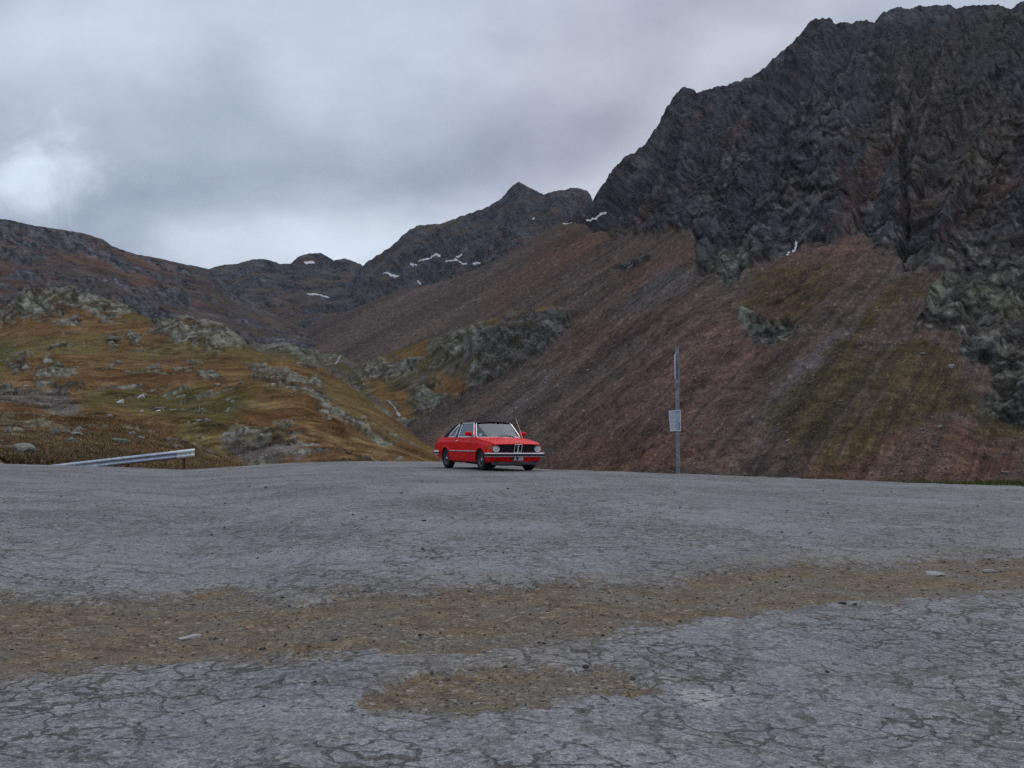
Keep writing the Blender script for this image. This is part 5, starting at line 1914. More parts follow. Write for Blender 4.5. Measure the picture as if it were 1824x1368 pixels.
for s in (-1, 1):
    # door window: front edge follows the screen pillar
    def dw(u_, v_):
        xf_ = .80 + (.455 - .80) * v_; xb_ = -.34 - .03 * v_
        return side_g(xb_ + (xf_ - xb_) * u_, v_, s)
    d_o = MB().grid([[dw(i / 10, .02 + .94 * j / 6) for i in range(11)] for j in range(7)]).build('door_window', M_GLASS, car)
    lp_ = [dw(i / 10, 0) for i in range(11)] + [dw(1, j / 6) for j in range(1, 6)] + [dw(1 - i / 10, 1) for i in range(0, 11)] + [dw(0, 1 - j / 6) for j in range(1, 6)]
    MB().tube([p + Vector((0, s * .012, 0)) for p in lp_], .013, 6, closed=True).build('window_trim', M_CHROME, d_o)
    # quarter window
    def qw(u_, v_):
        xf_ = -.585 + .02 * v_
        # rear edge curves forward with height
        xb_ = -1.03 + .50 * v_ ** 1.25 - .02
        x = xb_ + (xf_ - xb_) * u_
        zt_ = 1.300
        z = .922 + (zt_ - .922) * v_
        yb_ = half_w(x) - .088
        return Vector((x, s * (yb_ + (.555 - yb_) * (z - .922) / .4), z))
    q_o = MB().grid([[qw(i / 6, .02 + .94 * j / 10) for i in range(7)] for j in range(11)]).build('quarter_window', M_GLASS, car)
    lp_ = [qw(i / 6, 0) for i in range(7)] + [qw(1, j / 6) for j in range(1, 7)] + [qw(0, 1 - j / 10) for j in range(0, 10)]
    MB().tube([p + Vector((0, s * .012, 0)) for p in lp_], .013, 6, closed=True).build('window_trim', M_CHROME, q_o)
    # outer chrome line round the whole side glass
    oc = [qw(0, v_) + Vector((-.055 * (1 - .4 * v_), s * .014, .014 * v_)) for v_ in np.linspace(0, 1, 9)]
    MB().tube(oc, .011, 6).build('soft_top_trim', M_CHROME, car)
    # roll-bar pillar
    rp = MB().grid([[side_g(x, v_, s, .004) for x in (-.60, -.52, -.44, -.345)] for v_ in np.linspace(0, 1, 7)]).build('roll_bar_pillar', M_BLACK, car, thick=.03)
    # mirror
    mc_ = Vector((.70, s * .845, 1.015))
    mm = MB()
    rows_ = []
    for i in range(9):
        a_ = math.pi * i / 8
        rr_ = math.sin(a_) ** .55
        rows_.append([(mc_.x + .055 * math.cos(a_) - .0, mc_.y + .105 * rr_ * math.copysign(abs(math.cos(b_)) ** .7, math.cos(b_)), mc_.z + .062 * rr_ * math.copysign(abs(math.sin(b_)) ** .7, math.sin(b_))) for b_ in np.linspace(0, 2 * math.pi, 21)])
    mm.grid(rows_)
    mo = mm.build('mirror', M_RED, car, angle=50)
    MB().tube([(mc_.x - .005, mc_.y - s * .06, mc_.z - .05), (.70, s * .745, .935)], .018, 8).build('mirror_arm', M_BLACK, mo)

# roof: one shell from header over roll bar down to the boot, black
def roof_pt(x, u_):
    zr_ = float(np.interp(x, [-1.54, -1.46, -1.25, -1.02, -.80, -.58, -.40, -.1, .2, .42, .53], [.925, .975, 1.105, 1.245, 1.335, 1.374, 1.385, 1.390, 1.388, 1.374, 1.354]))
    yw_ = float(np.interp(x, [-1.54, -1.2, -.9, -.6, .5], [.70, .672, .622, .580, .565]))
    zz_ = zr_ - (.045 if x > -1.2 else .045 * max(0, 1 - (-1.2 - x) / .3)) * abs(u_) ** 3.0
    return Vector((x - (.075 * u_ * u_ if x > .3 else 0), u_ * yw_, zz_))


rf = MB().grid([[roof_pt(x, u_) for u_ in np.linspace(-1, 1, 21)] for x in np.linspace(.545, -.50, 12)]).build('roof', M_HOOD, car, angle=50, thick=.02)
st = MB().grid([[roof_pt(x, u_) for u_ in np.linspace(-1, 1, 21)] for x in np.linspace(-.50, -1.54, 14)]).build('soft_top', M_HOOD, car, angle=50, thick=.015)
# soft-top cheeks behind the quarter glass, joining roof shell and body
for s in (-1, 1):
    ck = MB()
    rows_ = []
    for x in np.linspace(-.56, -1.54, 14):
        top_ = roof_pt(x, s)
        v_ = min(max((x + 1.05) / .50, 0), 1) ** (1 / 1.25)
        low = Vector((x, s * (half_w(x) - .085), .915)) if x < -1.05 else None
        if low is None:
            z = .922 + .378 * v_
            yb_ = half_w(x) - .088
            low = Vector((x - .0, s * (yb_ + (.555 - yb_) * (z - .922) / .4), min(z, top_.z)))
        rows_.append([low, (low + top_) / 2 + Vector((0, s * .004, 0)), top_])
    ck.grid(rows_).build('soft_top_side', M_HOOD, car, thick=.01)
MB().grid([[roof_pt(x, u_) + Vector((-.012, 0, .008)) for u_ in np.linspace(-.62, .62, 9)] for x in np.linspace(-.98, -1.33, 6)]).build('rear_window', M_GLASS, car)
MB().tube([roof_pt(.545, u_) + Vector((.012, 0, -.006)) for u_ in np.linspace(-1, 1, 21)], .020, 8).build('roof_front_edge', M_HOOD, car)

# wipers
for (p0, p1, pm) in (((1.0, .05), (.66, .13), None), ((.99, .55), (.20, .14), None)):
    pass
for pivot_y, tip_u, hold in ((-.02, -.88, 1), (.44, -.10, 1)):
    a_ = Vector((.985 - .05 * abs(pivot_y), pivot_y, .915))
    tp = wsc(tip_u, .055) + Vector((.016, 0, .012)); mid = wsc((tip_u * .700 + pivot_y) / 1.4, .085) + Vector((.03, 0, .014))
    wp_ = MB().tube([a_, (a_ + mid) / 2 + Vector((.014, 0, .012)), mid], [.008, .006, .005], 6).build('wiper', M_CHROME if pivot_y < 0 else M_BLACK, car)
    u0, u1 = tip_u, tip_u + .78
    MB().tube([wsc(u0 + (u1 - u0) * k / 8, .06 + .05 * math.sin(math.pi * k / 8)) + Vector((.012, 0, .010)) for k in range(9)], .007, 5).build('wiper_blade', M_BLACK, wp_)
    MB().lathe([(.0, .02), (.014, .018), (.018, .0)], 12, 'z', tuple(a_ - Vector((0, 0, .008)))).build('wiper_spindle', M_BLACK, wp_)
# aerial on the left wing (right side of the picture)
MB().tube([(.90, .735, .88), (.90, .735, .905)], .012, 8).build('aerial_base', M_CHROME, car)
MB().tube([(.90, .735, .90), (.76, .70, 1.18), (.60, .665, 1.46)], [.0055, .0045, .003], 6).build('aerial', principled('aerial_steel', (.75, .72, .66), .3, .6), car)
# sticker inside the screen
p_ = [wsc(-.86, .10), wsc(-.72, .10), wsc(-.715, .28), wsc(-.85, .28)]
stk = MB().slab([q_ + Vector((-.012, 0, -.006)) for q_ in p_], (-.002, 0, 0)).build('windscreen_sticker', M_STICK, wso)
p_ = [wsc(-.84, .13), wsc(-.74, .13), wsc(-.735, .25), wsc(-.835, .25)]
MB().slab([q_ + Vector((-.010, 0, -.005)) for q_ in p_], (-.001, 0, 0)).build('sticker_centre', M_WHITE, stk)

# ---- cabin
MB().box((.70, 0, .83), (.30, 1.36, .14), bev=.03).build('dashboard', M_DASH, car)
MB().box((-.30, 0, .30), (2.0, 1.40, .04)).build('cabin_floor', M_DASH, car)
MB().box((-1.30, 0, .60), (.05, 1.38, .58)).build('rear_bulkhead', M_DASH, car)
for s in (-1, 1):
    MB().box((-.30, s * .70, .60), (2.0, .03, .58)).build('door_card', M_DASH, car)
    se = MB().box((.02, s * .34, .46), (.50, .48, .16), bev=.05).build('front_seat', M_SEAT, car)
    MB().box((-.27, s * .34, .76), (.13, .46, .62), rot=Matrix.Rotation(math.radians(-14), 3, 'Y'), bev=.05).build('seat_back', M_SEAT, se)
    MB().box((-.355, s * .34, 1.14), (.09, .27, .16), rot=Matrix.Rotation(math.radians(-12), 3, 'Y'), bev=.035).build('headrest', M_SEAT, se)
    for o_ in (-.06, .06):
        MB().tube([(-.33, s * .34 + o_, 1.02), (-.345, s * .34 + o_, 1.10)], .006, 6).build('headrest_rod', M_CHROME, se)
MB().box((-.92, 0, .52), (.48, 1.2, .18), bev=.05).box((-1.18, 0, .78), (.14, 1.2, .50), rot=Matrix.Rotation(math.radians(-18), 3, 'Y'), bev=.05).build('rear_seat', M_SEAT, car)
sw = MB()
cc_ = Vector((.42, .36, .84)); rt_ = Matrix.Rotation(math.radians(-62), 3, 'Y')
sw.tube([cc_ + rt_ @ Vector((.185 * math.cos(a_), .185 * math.sin(a_), 0)) for a_ in np.linspace(0, 2 * math.pi, 29)[:-1]], .014, 8, closed=True)
for a_ in (90, 210, 330):
    sw.tube([cc_, cc_ + rt_ @ Vector((.18 * math.cos(math.radians(a_)), .18 * math.sin(math.radians(a_)), 0))], .012, 6)
sw.tube([cc_, cc_ + Vector((.30, 0, -.14))], .03, 8)
sw.build('steering_wheel', M_BLACK, car)
MB().box((.53, 0, 1.285), (.02, .22, .055), bev=.008).build('interior_mirror', M_BLACK, car)

# ------------------------------------------------------------------ stones
def rock_shape(seed, sub=3, planes=13, squash=(1, 1, .6), rough=.03):
    r_ = random.Random(seed)
    bm = bmesh.new(); bmesh.ops.create_icosphere(bm, subdivisions=sub, radius=1.0)
    ns_ = []
    for _ in range(planes):
        v = Vector((r_.gauss(0, 1), r_.gauss(0, 1), r_.gauss(0, 1))).normalized()
        ns_.append((v, r_.uniform(.55, .95)))
    for v in bm.verts:
        d = v.co.normalized(); rad = 1.1
        for n_, h_ in ns_:
            c_ = d.dot(n_)
            if c_ > 0.05: rad = min(rad, h_ / c_)
        rad *= 1 + r_.uniform(-rough, rough)
        v.co = Vector((d.x * rad * squash[0], d.y * rad * squash[1], d.z * rad * squash[2]))
    me = bpy.data.meshes.new('rock'); bm.to_mesh(me); bm.free()
    me.polygons.foreach_set('use_smooth', [True] * len(me.polygons))
    me.set_sharp_from_angle(angle=math.radians(28))
    return me


def stone_mat(name, c1, c2, lichen=(0.09, 0.10, 0.05), sc=3.0):
    m = bpy.data.materials.new(name); m.use_nodes = True
    nb = NB(m.node_tree); bs = m.node_tree.nodes['Principled BSDF']
    oi = nb.n('ShaderNodeObjectInfo')
    tcn = nb.n('ShaderNodeTexCoord')
    ps = nb.vmath('ADD', tcn.outputs['Object'], nb.vmath('MULTIPLY', oi.outputs['Location'], (1.7, 1.3, 1.1)))
    a_ = nb.noise(ps, sc, 6, .68); b_ = nb.noise(ps, sc * 3.5, 5, .65)
    c_ = nb.mix(nb.ramp(a_, .35, .68), c1, c2)
    c_ = nb.mix(nb.ramp(b_, .55, .72, 0, .7), c_, lichen)
    hv = nb.n('ShaderNodeHueSaturation'); nb.put(hv.inputs['Color'], c_)
    nb.put(hv.inputs['Value'], nb.ramp(oi.outputs['Random'], 0, 1, .75, 1.25, smooth=False))
    nb.put(bs.inputs['Base Color'], hv.outputs[0])
    bs.inputs['Roughness'].default_value = .92; bs.inputs['Specular IOR Level'].default_value = .2
    bp = nb.n('ShaderNodeBump'); bp.inputs['Strength'].default_value = .7; bp.inputs['Distance'].default_value = .06
    nb.put(bp.inputs['Height'], b_); nb.put(bs.inputs['Normal'], bp.outputs[0])
    return m


M_BOULD = stone_mat('pale_boulder_stone', (.17, .165, .145), (.28, .27, .25))
M_GREENB = stone_mat('greenish_boulder_stone', (.12, .135, .105), (.19, .21, .165))
M_REDB = stone_mat('reddish_stone', (.10, .075, .07), (.19, .155, .145))
M_PEB = stone_mat('flat_pale_stone', (.42, .40, .41), (.60, .57, .57), (.33, .31, .30), 12)
M_PEBO = stone_mat('orange_stone', (.48, .22, .10), (.80, .62, .48), (.40, .18, .09), 20)
M_PEBD = stone_mat('dark_chip_stone', (.075, .075, .08), (.15, .15, .155), (.06, .06, .06), 15)
SHAPES = [rock_shape(i, squash=(1, random.uniform(.6, .95), random.uniform(.45, .75))) for i in range(9)]
_mc = {}


def put_rock(px, py, wpx, hpx, mat, name='boulder', shape_i=None, label=None, cat='boulder', group=None, roll=None, sink=.3, on_lot=False):
    if on_lot:
        # march to the lot surface
        t, e = ray(px, py); best = None
        for Y in np.linspace(3.0, 38, 1400):
            if lot_z(float(t) * Y, Y) >= float(e) * Y + CAM_H:
                best = Vector((float(t) * Y, Y, lot_z(float(t) * Y, Y))); break
        if best is None: return None
        p = best
    else:
        h_ = hit(px, py + hpx * .35)
        if h_ is None: return None
        p = h_[0]
    w_ = wpx * p.y / F_PX; hh = hpx * p.y / F_PX
    i = shape_i if shape_i is not None else random.randrange(len(SHAPES))
    k = (i, mat.name)
    if k not in _mc:
        me = SHAPES[i].copy(); me.materials.clear(); me.materials.append(mat); me.name = name; _mc[k] = me
    me = _mc[k]
    o = bpy.data.objects.new(name, me); COLL.objects.link(o)
    zs = [v.co.z for v in me.vertices]; xs_ = [v.co.x for v in me.vertices]
    sz_ = hh * 1.25 / (max(zs) - min(zs)); sx_ = w_ / (max(xs_) - min(xs_))
    o.scale = (sx_, sx_ * .8, sz_)
    o.rotation_euler = (random.uniform(-.15, .15), random.uniform(-.15, .15) if roll is None else roll, random.uniform(-.35, .35))
    o.location = p + Vector((0, w_ * .15, hh * (.5 - sink)))
    tag(o, label, cat, group)
    return o


# notable ones, each with its own label
for a in (
    (42, 800, 46, 20, M_BOULD, 2, 'large pale flat-topped boulder on the sandy verge at far left', None),
    (214, 781, 34, 13, M_GREENB, 4, 'greenish flat slab lying on the russet hillock above the guardrail', .35),
    (127, 783, 20, 10, M_GREENB, 1, 'greenish stone left of the flat slab on the hillock', .3),
    (137, 772, 24, 8, M_BOULD, 5, 'pale elongated stone above the greenish stone on the hillock', .2),
    (139, 757, 17, 7, M_BOULD, 0, 'pale stone near the crest of the nearest hillock', None),
    (12, 766, 18, 18, M_BOULD, 6, 'upright grey rock at the left border of the hillock', None),
    (95, 768, 15, 15, M_BOULD, 7, 'stacked grey rock on the hillock above the large boulder', None),
    (236, 761, 16, 9, M_BOULD, 3, 'grey stone close below the right part of the hillock crest', None),
    (250, 768, 16, 7, M_BOULD, 8, 'low pale stone just right of the grey stone near the hillock crest', None),
    (313, 790, 9, 8, M_BOULD, 2, 'small rounded pale stone above the end of the guardrail', None),
    (213, 718, 13, 8, M_PEB, 4, 'whitest stone in the green hollow of the brown hill', None),
    (250, 705, 14, 9, M_PEB, 6, 'lilac grey stone upper right of the white one in the green hollow', None),
    (256, 698, 10, 7, M_BOULD, 1, 'grey stone touching the lilac one in the green hollow', None),
    (230, 707, 9, 6, M_BOULD, 3, 'greenish white stone between the two bright ones of the green hollow', None),
    (282, 733, 10, 5, M_PEB, 5, 'pale stone under a dark slab in the lower green hollow', None),
    (252, 733, 9, 4, M_PEB, 0, 'flat pale stone left of the dark slab in the lower green hollow', None),
    (284, 728, 20, 5, M_REDB, 4, 'long dark slab in the lower green hollow', None),
    (198, 648, 12, 8, M_BOULD, 7, 'left one of a pair of round stones mid-way up the brown hill', None),
    (211, 644, 13, 8, M_BOULD, 2, 'right one of a pair of round stones mid-way up the brown hill', None),
    (201, 607, 26, 8, M_GREENB, 4, 'dark flat slab high on the brown hill', None),
    (203, 618, 14, 9, M_GREENB, 5, 'small dark block just under the flat slab high on the hill', None),
    (43, 658, 15, 9, M_BOULD, 0, 'pale block at the left of the brown hill', None),
    (225, 663, 12, 8, M_BOULD, 8, 'small pale block left of the big slab in the middle of the hill', None),
    (315, 659, 9, 6, M_BOULD, 3, 'small pale stone right of the big slab in the middle of the hill', None),
    (616, 725, 7, 4, M_WHITE, 1, 'tiny bright white stone on the right flank of the brown hill', None),
    (1402, 785, 9, 5, M_BOULD, 4, 'pale flat stone on the green lower slope right of the sign pole', None),
    (1674, 759, 13, 7, M_GREENB, 6, 'greenish block above the grey rubble fan at right', None),
    (1792, 840, 18, 8, M_REDB, 4, 'slanting brown slab at the foot of the slope near the right border', .3),
    (1696, 652, 12, 10, M_BOULD, 5, 'round rock sitting in the green slope below the right cliff', None),
    (1444, 678, 12, 7, M_REDB, 3, 'dark block among red scree above the green slope', None),
):
    px, py, w_, h_, mt, si, lb, rl = a
    o = put_rock(px, py, w_, h_, mt, shape_i=si, label=lb, roll=rl)

LOTS = (
    (336, 1139, 40, 9, M_PEB, 4, 'pale flat stone lying in the brown gravel band at left', 'flat_stone'),
    (447, 1121, 18, 8, M_PEBO, 3, 'orange stone in the brown gravel band', 'orange_stone'),
    (1670, 1025, 38, 9, M_PEB, 5, 'pale flat stone in the right part of the gravel band', 'flat_stone'),
    (1768, 1020, 34, 7, M_PEB, 1, 'pinkish flat stone nearest the right border in the gravel band', 'flat_stone'),
    (1044, 1192, 12, 7, M_PEBD, 2, 'dark stone on pale asphalt above the small gravel patch', 'dark_stone'),
    (900, 1190, 11, 6, M_PEBD, 6, 'dark stone at the upper edge of the small gravel patch', 'dark_stone'),
    (1127, 1211, 11, 7, M_PEBD, 7, 'dark stone beside the pale scar right of the small gravel patch', 'dark_stone'),
    (1474, 1199, 9, 6, M_PEBD, 8, 'small dark stone alone on the right foreground asphalt', 'dark_stone'),
    (383, 1140, 10, 6, M_PEBD, 0, 'grey pebble right of the pale flat stone', 'grey_pebble'),
    (468, 1158, 13, 7, M_PEBD, 3, 'grey pebble at the lower edge of the gravel band left of centre', 'grey_pebble'),
    (596, 1142, 13, 7, M_PEBD, 5, 'bluish grey pebble in the gravel band below centre left', 'grey_pebble'),
    (1290, 1088, 10, 6, M_PEBO, 6, 'brown stone in the gravel band right of centre', 'brown_stone'),
    (1502, 1077, 16, 6, M_PEBD, 1, 'dark asphalt chip at the lower rim of the gravel band at right', 'asphalt_chip'),
    (1522, 1078, 10, 5, M_PEBD, 4, 'smaller asphalt chip right beside the dark one at the gravel rim', 'asphalt_chip'),
)
for px, py, w_, h_, mt, si, lb, nm in LOTS:
    put_rock(px, py, w_, h_, mt, name=nm, shape_i=si, label=lb, cat='stone', on_lot=True, sink=.38)

# medium boulders nobody could tell apart by words
rs = random.Random(5)
cnt = 0
for _ in range(900):
    if cnt >= 60: break
    px, py = rs.uniform(0, 780), rs.uniform(600, 815)
    h_ = hit(px, py)
    if not h_ or h_[1] not in ('hill', 'hillock'): continue
    g_ = float(fetch(GREEN, np.array(px), np.array(py))); s_ = float(fetch(SCREE_HILL, np.array(px), np.array(py)))
    if rs.random() > .25 + g_ + s_: continue
    w_ = 4.5 + 7 * rs.random() ** 2
    nearh = h_[1] == 'hillock'
    put_rock(px, py, w_, w_ * rs.uniform(.4, .65), rs.choice((M_BOULD, M_BOULD, M_GREENB)),
             label='small weathered grey boulder in the grass of the nearest hillock' if nearh else 'small grey boulder in the %s of the brown hill' % ('green hollow' if g_ > .4 else 'bare stony patch' if s_ > .4 else 'upper turf' if py < 690 else 'right flank turf' if px > 450 else 'lower turf at left'),
             group='boulders on the nearest hillock' if nearh else 'boulders scattered over the brown hill')
    cnt += 1
cnt = 0
for _ in range(900):
    if cnt >= 55: break
    px, py = rs.uniform(980, 1824), rs.uniform(520, 855)
    h_ = hit(px, py)
    if not h_ or h_[1] != 'right': continue
    if rs.random() > .15 + .85 * ((py - 500) / 350) ** 2: continue
    w_ = 3.5 + 7 * rs.random() ** 2.5
    put_rock(px, py, w_, w_ * rs.uniform(.45, .7), rs.choice((M_REDB, M_REDB, M_BOULD)),
             label='loose block on the scree slope ' + ('left of the sign pole' if px < 1200 else 'low on the grassy part near the right border' if px > 1560 and py > 700 else 'high up below the right-hand cliffs' if py < 690 else 'just right of the sign pole near the lot'), group='loose blocks on the scree slope')
    cnt += 1

# ---- uncountable stones: one joined mesh per slope
_ico = bmesh.new(); bmesh.ops.create_icosphere(_ico, subdivisions=1, radius=1.0)
ICV = np.array([v.co[:] for v in _ico.verts], np.float32); ICF = np.array([[v.index for v in f.verts] for f in _ico.faces], np.int32); _ico.free()


def stones(name, pos, size, cols, mat, label, flat=.6, sink=.2):
    n = len(pos)
    jit = 1 + rng.uniform(-.35, .25, (n, 12, 1)).astype(np.float32)
    v = ICV[None] * jit
    sc = np.stack([rng.uniform(.7, 1.5, n), rng.uniform(.6, 1.2, n), rng.uniform(.35, 1.0, n) * flat * 1.4], 1).astype(np.float32)
    v = v * sc[:, None, :]
    a = rng.uniform(0, 6.28, n); b = rng.normal(0, .35, n)
    ca, sa, cb, sb = np.cos(a)[:, None], np.sin(a)[:, None], np.cos(b)[:, None], np.sin(b)[:, None]
    x, y, z = v[..., 0], v[..., 1], v[..., 2]
    x, z = x * cb + z * sb, -x * sb + z * cb
    x, y = x * ca - y * sa, x * sa + y * ca
    v = np.stack([x, y, z], -1) * (size[:, None, None] * .5)
    v = v + pos[:, None, :]
    v[..., 2] += (size * (.5 - sink) * .5)[:, None]
    f_ = (ICF[None] + (np.arange(n) * 12)[:, None, None]).reshape(-1, 3)
    o = mesh_np(name, v.reshape(-1, 3), f_, mat, smooth=False, cols=np.repeat(cols, 12, 0))
    return tag(o, label, kind='stuff')


def stuff_mat(name, bump=.4):
    m = bpy.data.materials.new(name); m.use_nodes = True
    nb = NB(m.node_tree); bs = m.node_tree.nodes['Principled BSDF']
    at = nb.n('ShaderNodeAttribute', attribute_name='col'); geo = nb.n('ShaderNodeNewGeometry')
    k = nb.ramp(nb.noise(geo.outputs['Position'], 6.0, 4, .7), .3, .7, .7, 1.3, smooth=False)
    vm = nb.n('ShaderNodeVectorMath', operation='SCALE'); nb.put(vm.inputs[0], at.outputs['Color']); nb.put(vm.inputs['Scale'], k)
    nb.put(bs.inputs['Base Color'], vm.outputs[0])
    bs.inputs['Roughness'].default_value = .93; bs.inputs['Specular IOR Level'].default_value = .2
    return m


M_STF = stuff_mat('loose_stones')


def scatter(n, x0, x1, y0, y1, dens):
    px = rng.uniform(x0, x1, n); py = rng.uniform(y0, y1, n)
    k = rng.random(n) < dens(px, py)
    return px[k], py[k]


# scree of the big slope
px, py = scatter(60000, 640, 1870, 420, 866, lambda x, y: np.clip(.12 + .5 * sstep(480, 860, y) + .4 * fetch(GREYFAN, x, y), 0, 1) * (1 - .9 * fetch(ROCK_R, x, y)) * (1 - .55 * fetch(GREEN_R, x, y)))
ps, ids, jj, kk = hits(px, py)
ok = np.isin(ids, [KEYS.index('right')]) & (rock[jj, kk] < .4)
ps = ps[ok]; jj = jj[ok]; kk = kk[ok]
szp = 1.3 + 2.6 * rng.random(len(ps)) ** 3 + 1.5 * (rng.random(len(ps)) < .04)
cc = np.stack([rng.uniform(.05, .20, len(ps))] * 3, 1) * np.where(rng.random((len(ps), 1)) < .55, [[1.08, .86, .80]], [[1, .98, .92]])
stones('scree_stones', ps.astype(np.float32), (szp * ps[:, 1] / F_PX).astype(np.float32), cc, M_STF, 'countless loose stones of the reddish scree slope')
# brown hill and hillock
px, py = scatter(12000, -20, 800, 560, 832, lambda x, y: np.clip(.10 + .8 * fetch(SCREE_HILL, x, y) + .45 * fetch(GREEN, x, y) + .15 * (y > 740), 0, 1))
ps, ids, jj, kk = hits(px, py)
ok = np.isin(ids, [KEYS.index(k) for k in ('hill', 'hillock', 'knob')])
ps = ps[ok]
szp = 1.3 + 3.4 * rng.random(len(ps)) ** 3
cc = np.stack([rng.uniform(.12, .30, len(ps))] * 3, 1) * np.array([[1, .98, .90]])
stones('hillside_stones', ps.astype(np.float32), (szp * ps[:, 1] / F_PX).astype(np.float32), cc, M_STF, 'countless small grey stones strewn over the brown hill and hillock')
# knoll and valley
px, py = scatter(6000, 560, 1150, 560, 830, lambda x, y: .35 + 0 * x)
ps, ids, jj, kk = hits(px, py)
ok = np.isin(ids, [KEYS.index(k) for k in ('knoll', 'bench')])
ps = ps[ok]
szp = 1.2 + 2.2 * rng.random(len(ps)) ** 3
cc = np.stack([rng.uniform(.08, .20, len(ps))] * 3, 1) * np.array([[1, .98, .92]])
stones('knoll_stones', ps.astype(np.float32), (szp * ps[:, 1] / F_PX).astype(np.float32), cc, M_STF, 'small rubble over the rocky knoll in the valley')

# turf tufts on the near hillock and on the lower hill
def blades(name, pos, hgt, wid, cols, mat, label, lean=.5):
    n = len(pos)
    a = rng.uniform(0, 6.28, n); l_ = rng.normal(0, lean, (n, 2))
    dx = np.cos(a) * wid / 2; dy = np.sin(a) * wid / 2
    v = np.empty((n, 3, 3), np.float32)
    v[:, 0] = pos + np.stack([dx, dy, -hgt * .1], 1); v[:, 1] = pos - np.stack([dx, dy, hgt * .1], 1)
    v[:, 2] = pos + np.stack([l_[:, 0] * hgt, l_[:, 1] * hgt, hgt], 1)
    o = mesh_np(name, v.reshape(-1, 3), np.arange(n * 3).reshape(-1, 3), mat, smooth=False, cols=np.repeat(cols, 3, 0))
    return tag(o, label, kind='stuff')


M_GRS = stuff_mat('dry_grass_blades')
px = rng.uniform(-30, 560, 60000); py = rng.uniform(722, 836, 60000)
ps, ids, jj, kk = hits(px, py)
ok = (ids == KEYS.index('hillock')) & (rock[jj, kk] < .5)
ps = ps[ok]; n = len(ps)
ps = ps + np.stack([rng.normal(0, .05, n), rng.normal(0, .25, n), np.zeros(n)], 1)
tone = rng.random((n, 1)) * .6 + .4 * (perlin2(ps[:, :1] / 3, ps[:, 1:2] / 3, 77) > 0)
cc = (1 - tone) * np.array([[.118, .078, .044]]) + tone * np.array([[.215, .150, .080]])
blades('dry_grass', ps.astype(np.float32), rng.uniform(.08, .24, n) * .8, rng.uniform(.03, .08, n), cc, M_GRS, 'dry russet grass covering the nearest hillock', .7)

# green weeds and dry tufts along the far kerb of the lot
n = 16000
t_ = rng.uniform(0.02, .55, n); w8 = sstep(.30, .36, t_) * .8 + .2
k = rng.random(n) < w8
t_ = t_[k]; n = len(t_)
Yw = edge_Y(t_) + rng.uniform(-.1, 1.6, n) ** 1.0
zw = np.array([land_z(a * b, b) for a, b in zip(t_, Yw)]); zl_ = np.interp(t_, _et, _ee) * edge_Y(t_) + CAM_H
pw = np.stack([t_ * Yw, Yw, np.maximum(zw, zl_ - .1)], 1)
gm = (sstep(.30, .36, t_) * (rng.random(n) < .75))[:, None]
cc = gm * np.array([[.072, .092, .026]]) * rng.uniform(.6, 1.4, (n, 1)) + (1 - gm) * np.array([[.16, .11, .05]]) * rng.uniform(.6, 1.3, (n, 1))
blades('roadside_weeds', pw.astype(np.float32), rng.uniform(.04, .17, n) * (.5 + .5 * gm[:, 0]), rng.uniform(.02, .05, n), cc, M_GRS, 'low green weeds along the far edge of the asphalt', .5)

# pebbles of the gravel band and grit on the asphalt
ti = rng.uniform(-.55, .55, 52000); ei = rng.uniform(-.31, -.04, 52000)
Yg = np.linspace(3.4, 34, 900)
pj = []
cj = np.clip(np.searchsorted(tl, ti), 1, nl - 2)
EL = (LZ - CAM_H) / LYY
for a, b, j in zip(ti, ei, cj):
    k = int(np.searchsorted(EL[j], b))
    if 0 < k < LR - 1:
        pj.append((a * LYY[j, k], LYY[j, k], LZ[j, k], grav[j, k], dark_[j, k]))
pj = np.array(pj)
kp = rng.random(len(pj)) < (.06 + .6 * pj[:, 3])
pj = pj[kp]; n = len(pj)
szp = 1.3 + 5.5 * rng.random(n) ** 5
tn = rng.random((n, 1))
cc = np.where(pj[:, 3:4] > .5, np.array([[.165, .140, .115]]) * (.35 + 1.5 * tn ** 1.5), np.array([[.13, .13, .135]]) * (.35 + 1.6 * tn))
stones('gravel', pj[:, :3].astype(np.float32), (szp * pj[:, 1] / F_PX).astype(np.float32), cc, M_STF, 'loose gravel and grit lying in the worn band and on the asphalt', flat=.5)

# ------------------------------------------------------------------ guardrail at the left edge
M_GALV = principled('galvanised_steel', (.46, .50, .56), .42, .55)
M_GALV2 = principled('pale_painted_steel', (.66, .68, .70), .5, .1)
M_RUST = principled('rusty_post', (.10, .040, .028), .85)


def galv_noise(m, c1, c2):
    nb = NB(m.node_tree); bs = m.node_tree.nodes['Principled BSDF']
    tcn = nb.n('ShaderNodeTexCoord')
    nb.put(bs.inputs['Base Color'], nb.mix(nb.ramp(nb.noise(tcn.outputs['Object'], 7, 5, .7), .4, .65), c1, c2))


galv_noise(M_GALV, (.30, .34, .41), (.44, .47, .53)); galv_noise(M_GALV2, (.60, .62, .63), (.72, .73, .74)); galv_noise(M_RUST, (.07, .03, .025), (.16, .07, .045))
g0, g1 = P(346, 806.5, 40.6), P(60, 839, 39.6)
gd = (g1 - g0).normalized(); Lr = (g1 - g0).length
rail = empty('guardrail', (g0.x, g0.y, land_z(g0.x, g0.y)))
tag(rail, 'galvanised steel guardrail running down left behind the lot', 'guardrail')
gn = Vector((gd.y, -gd.x, 0)).normalized()
if gn.y > 0: gn = -gn
org = Vector(rail.location)
wprof = [(-.155, .0), (-.135, .028), (-.10, .075), (-.055, .075), (-.020, .018), (.020, .018), (.055, .075), (.10, .075), (.135, .028), (.155, .0)]


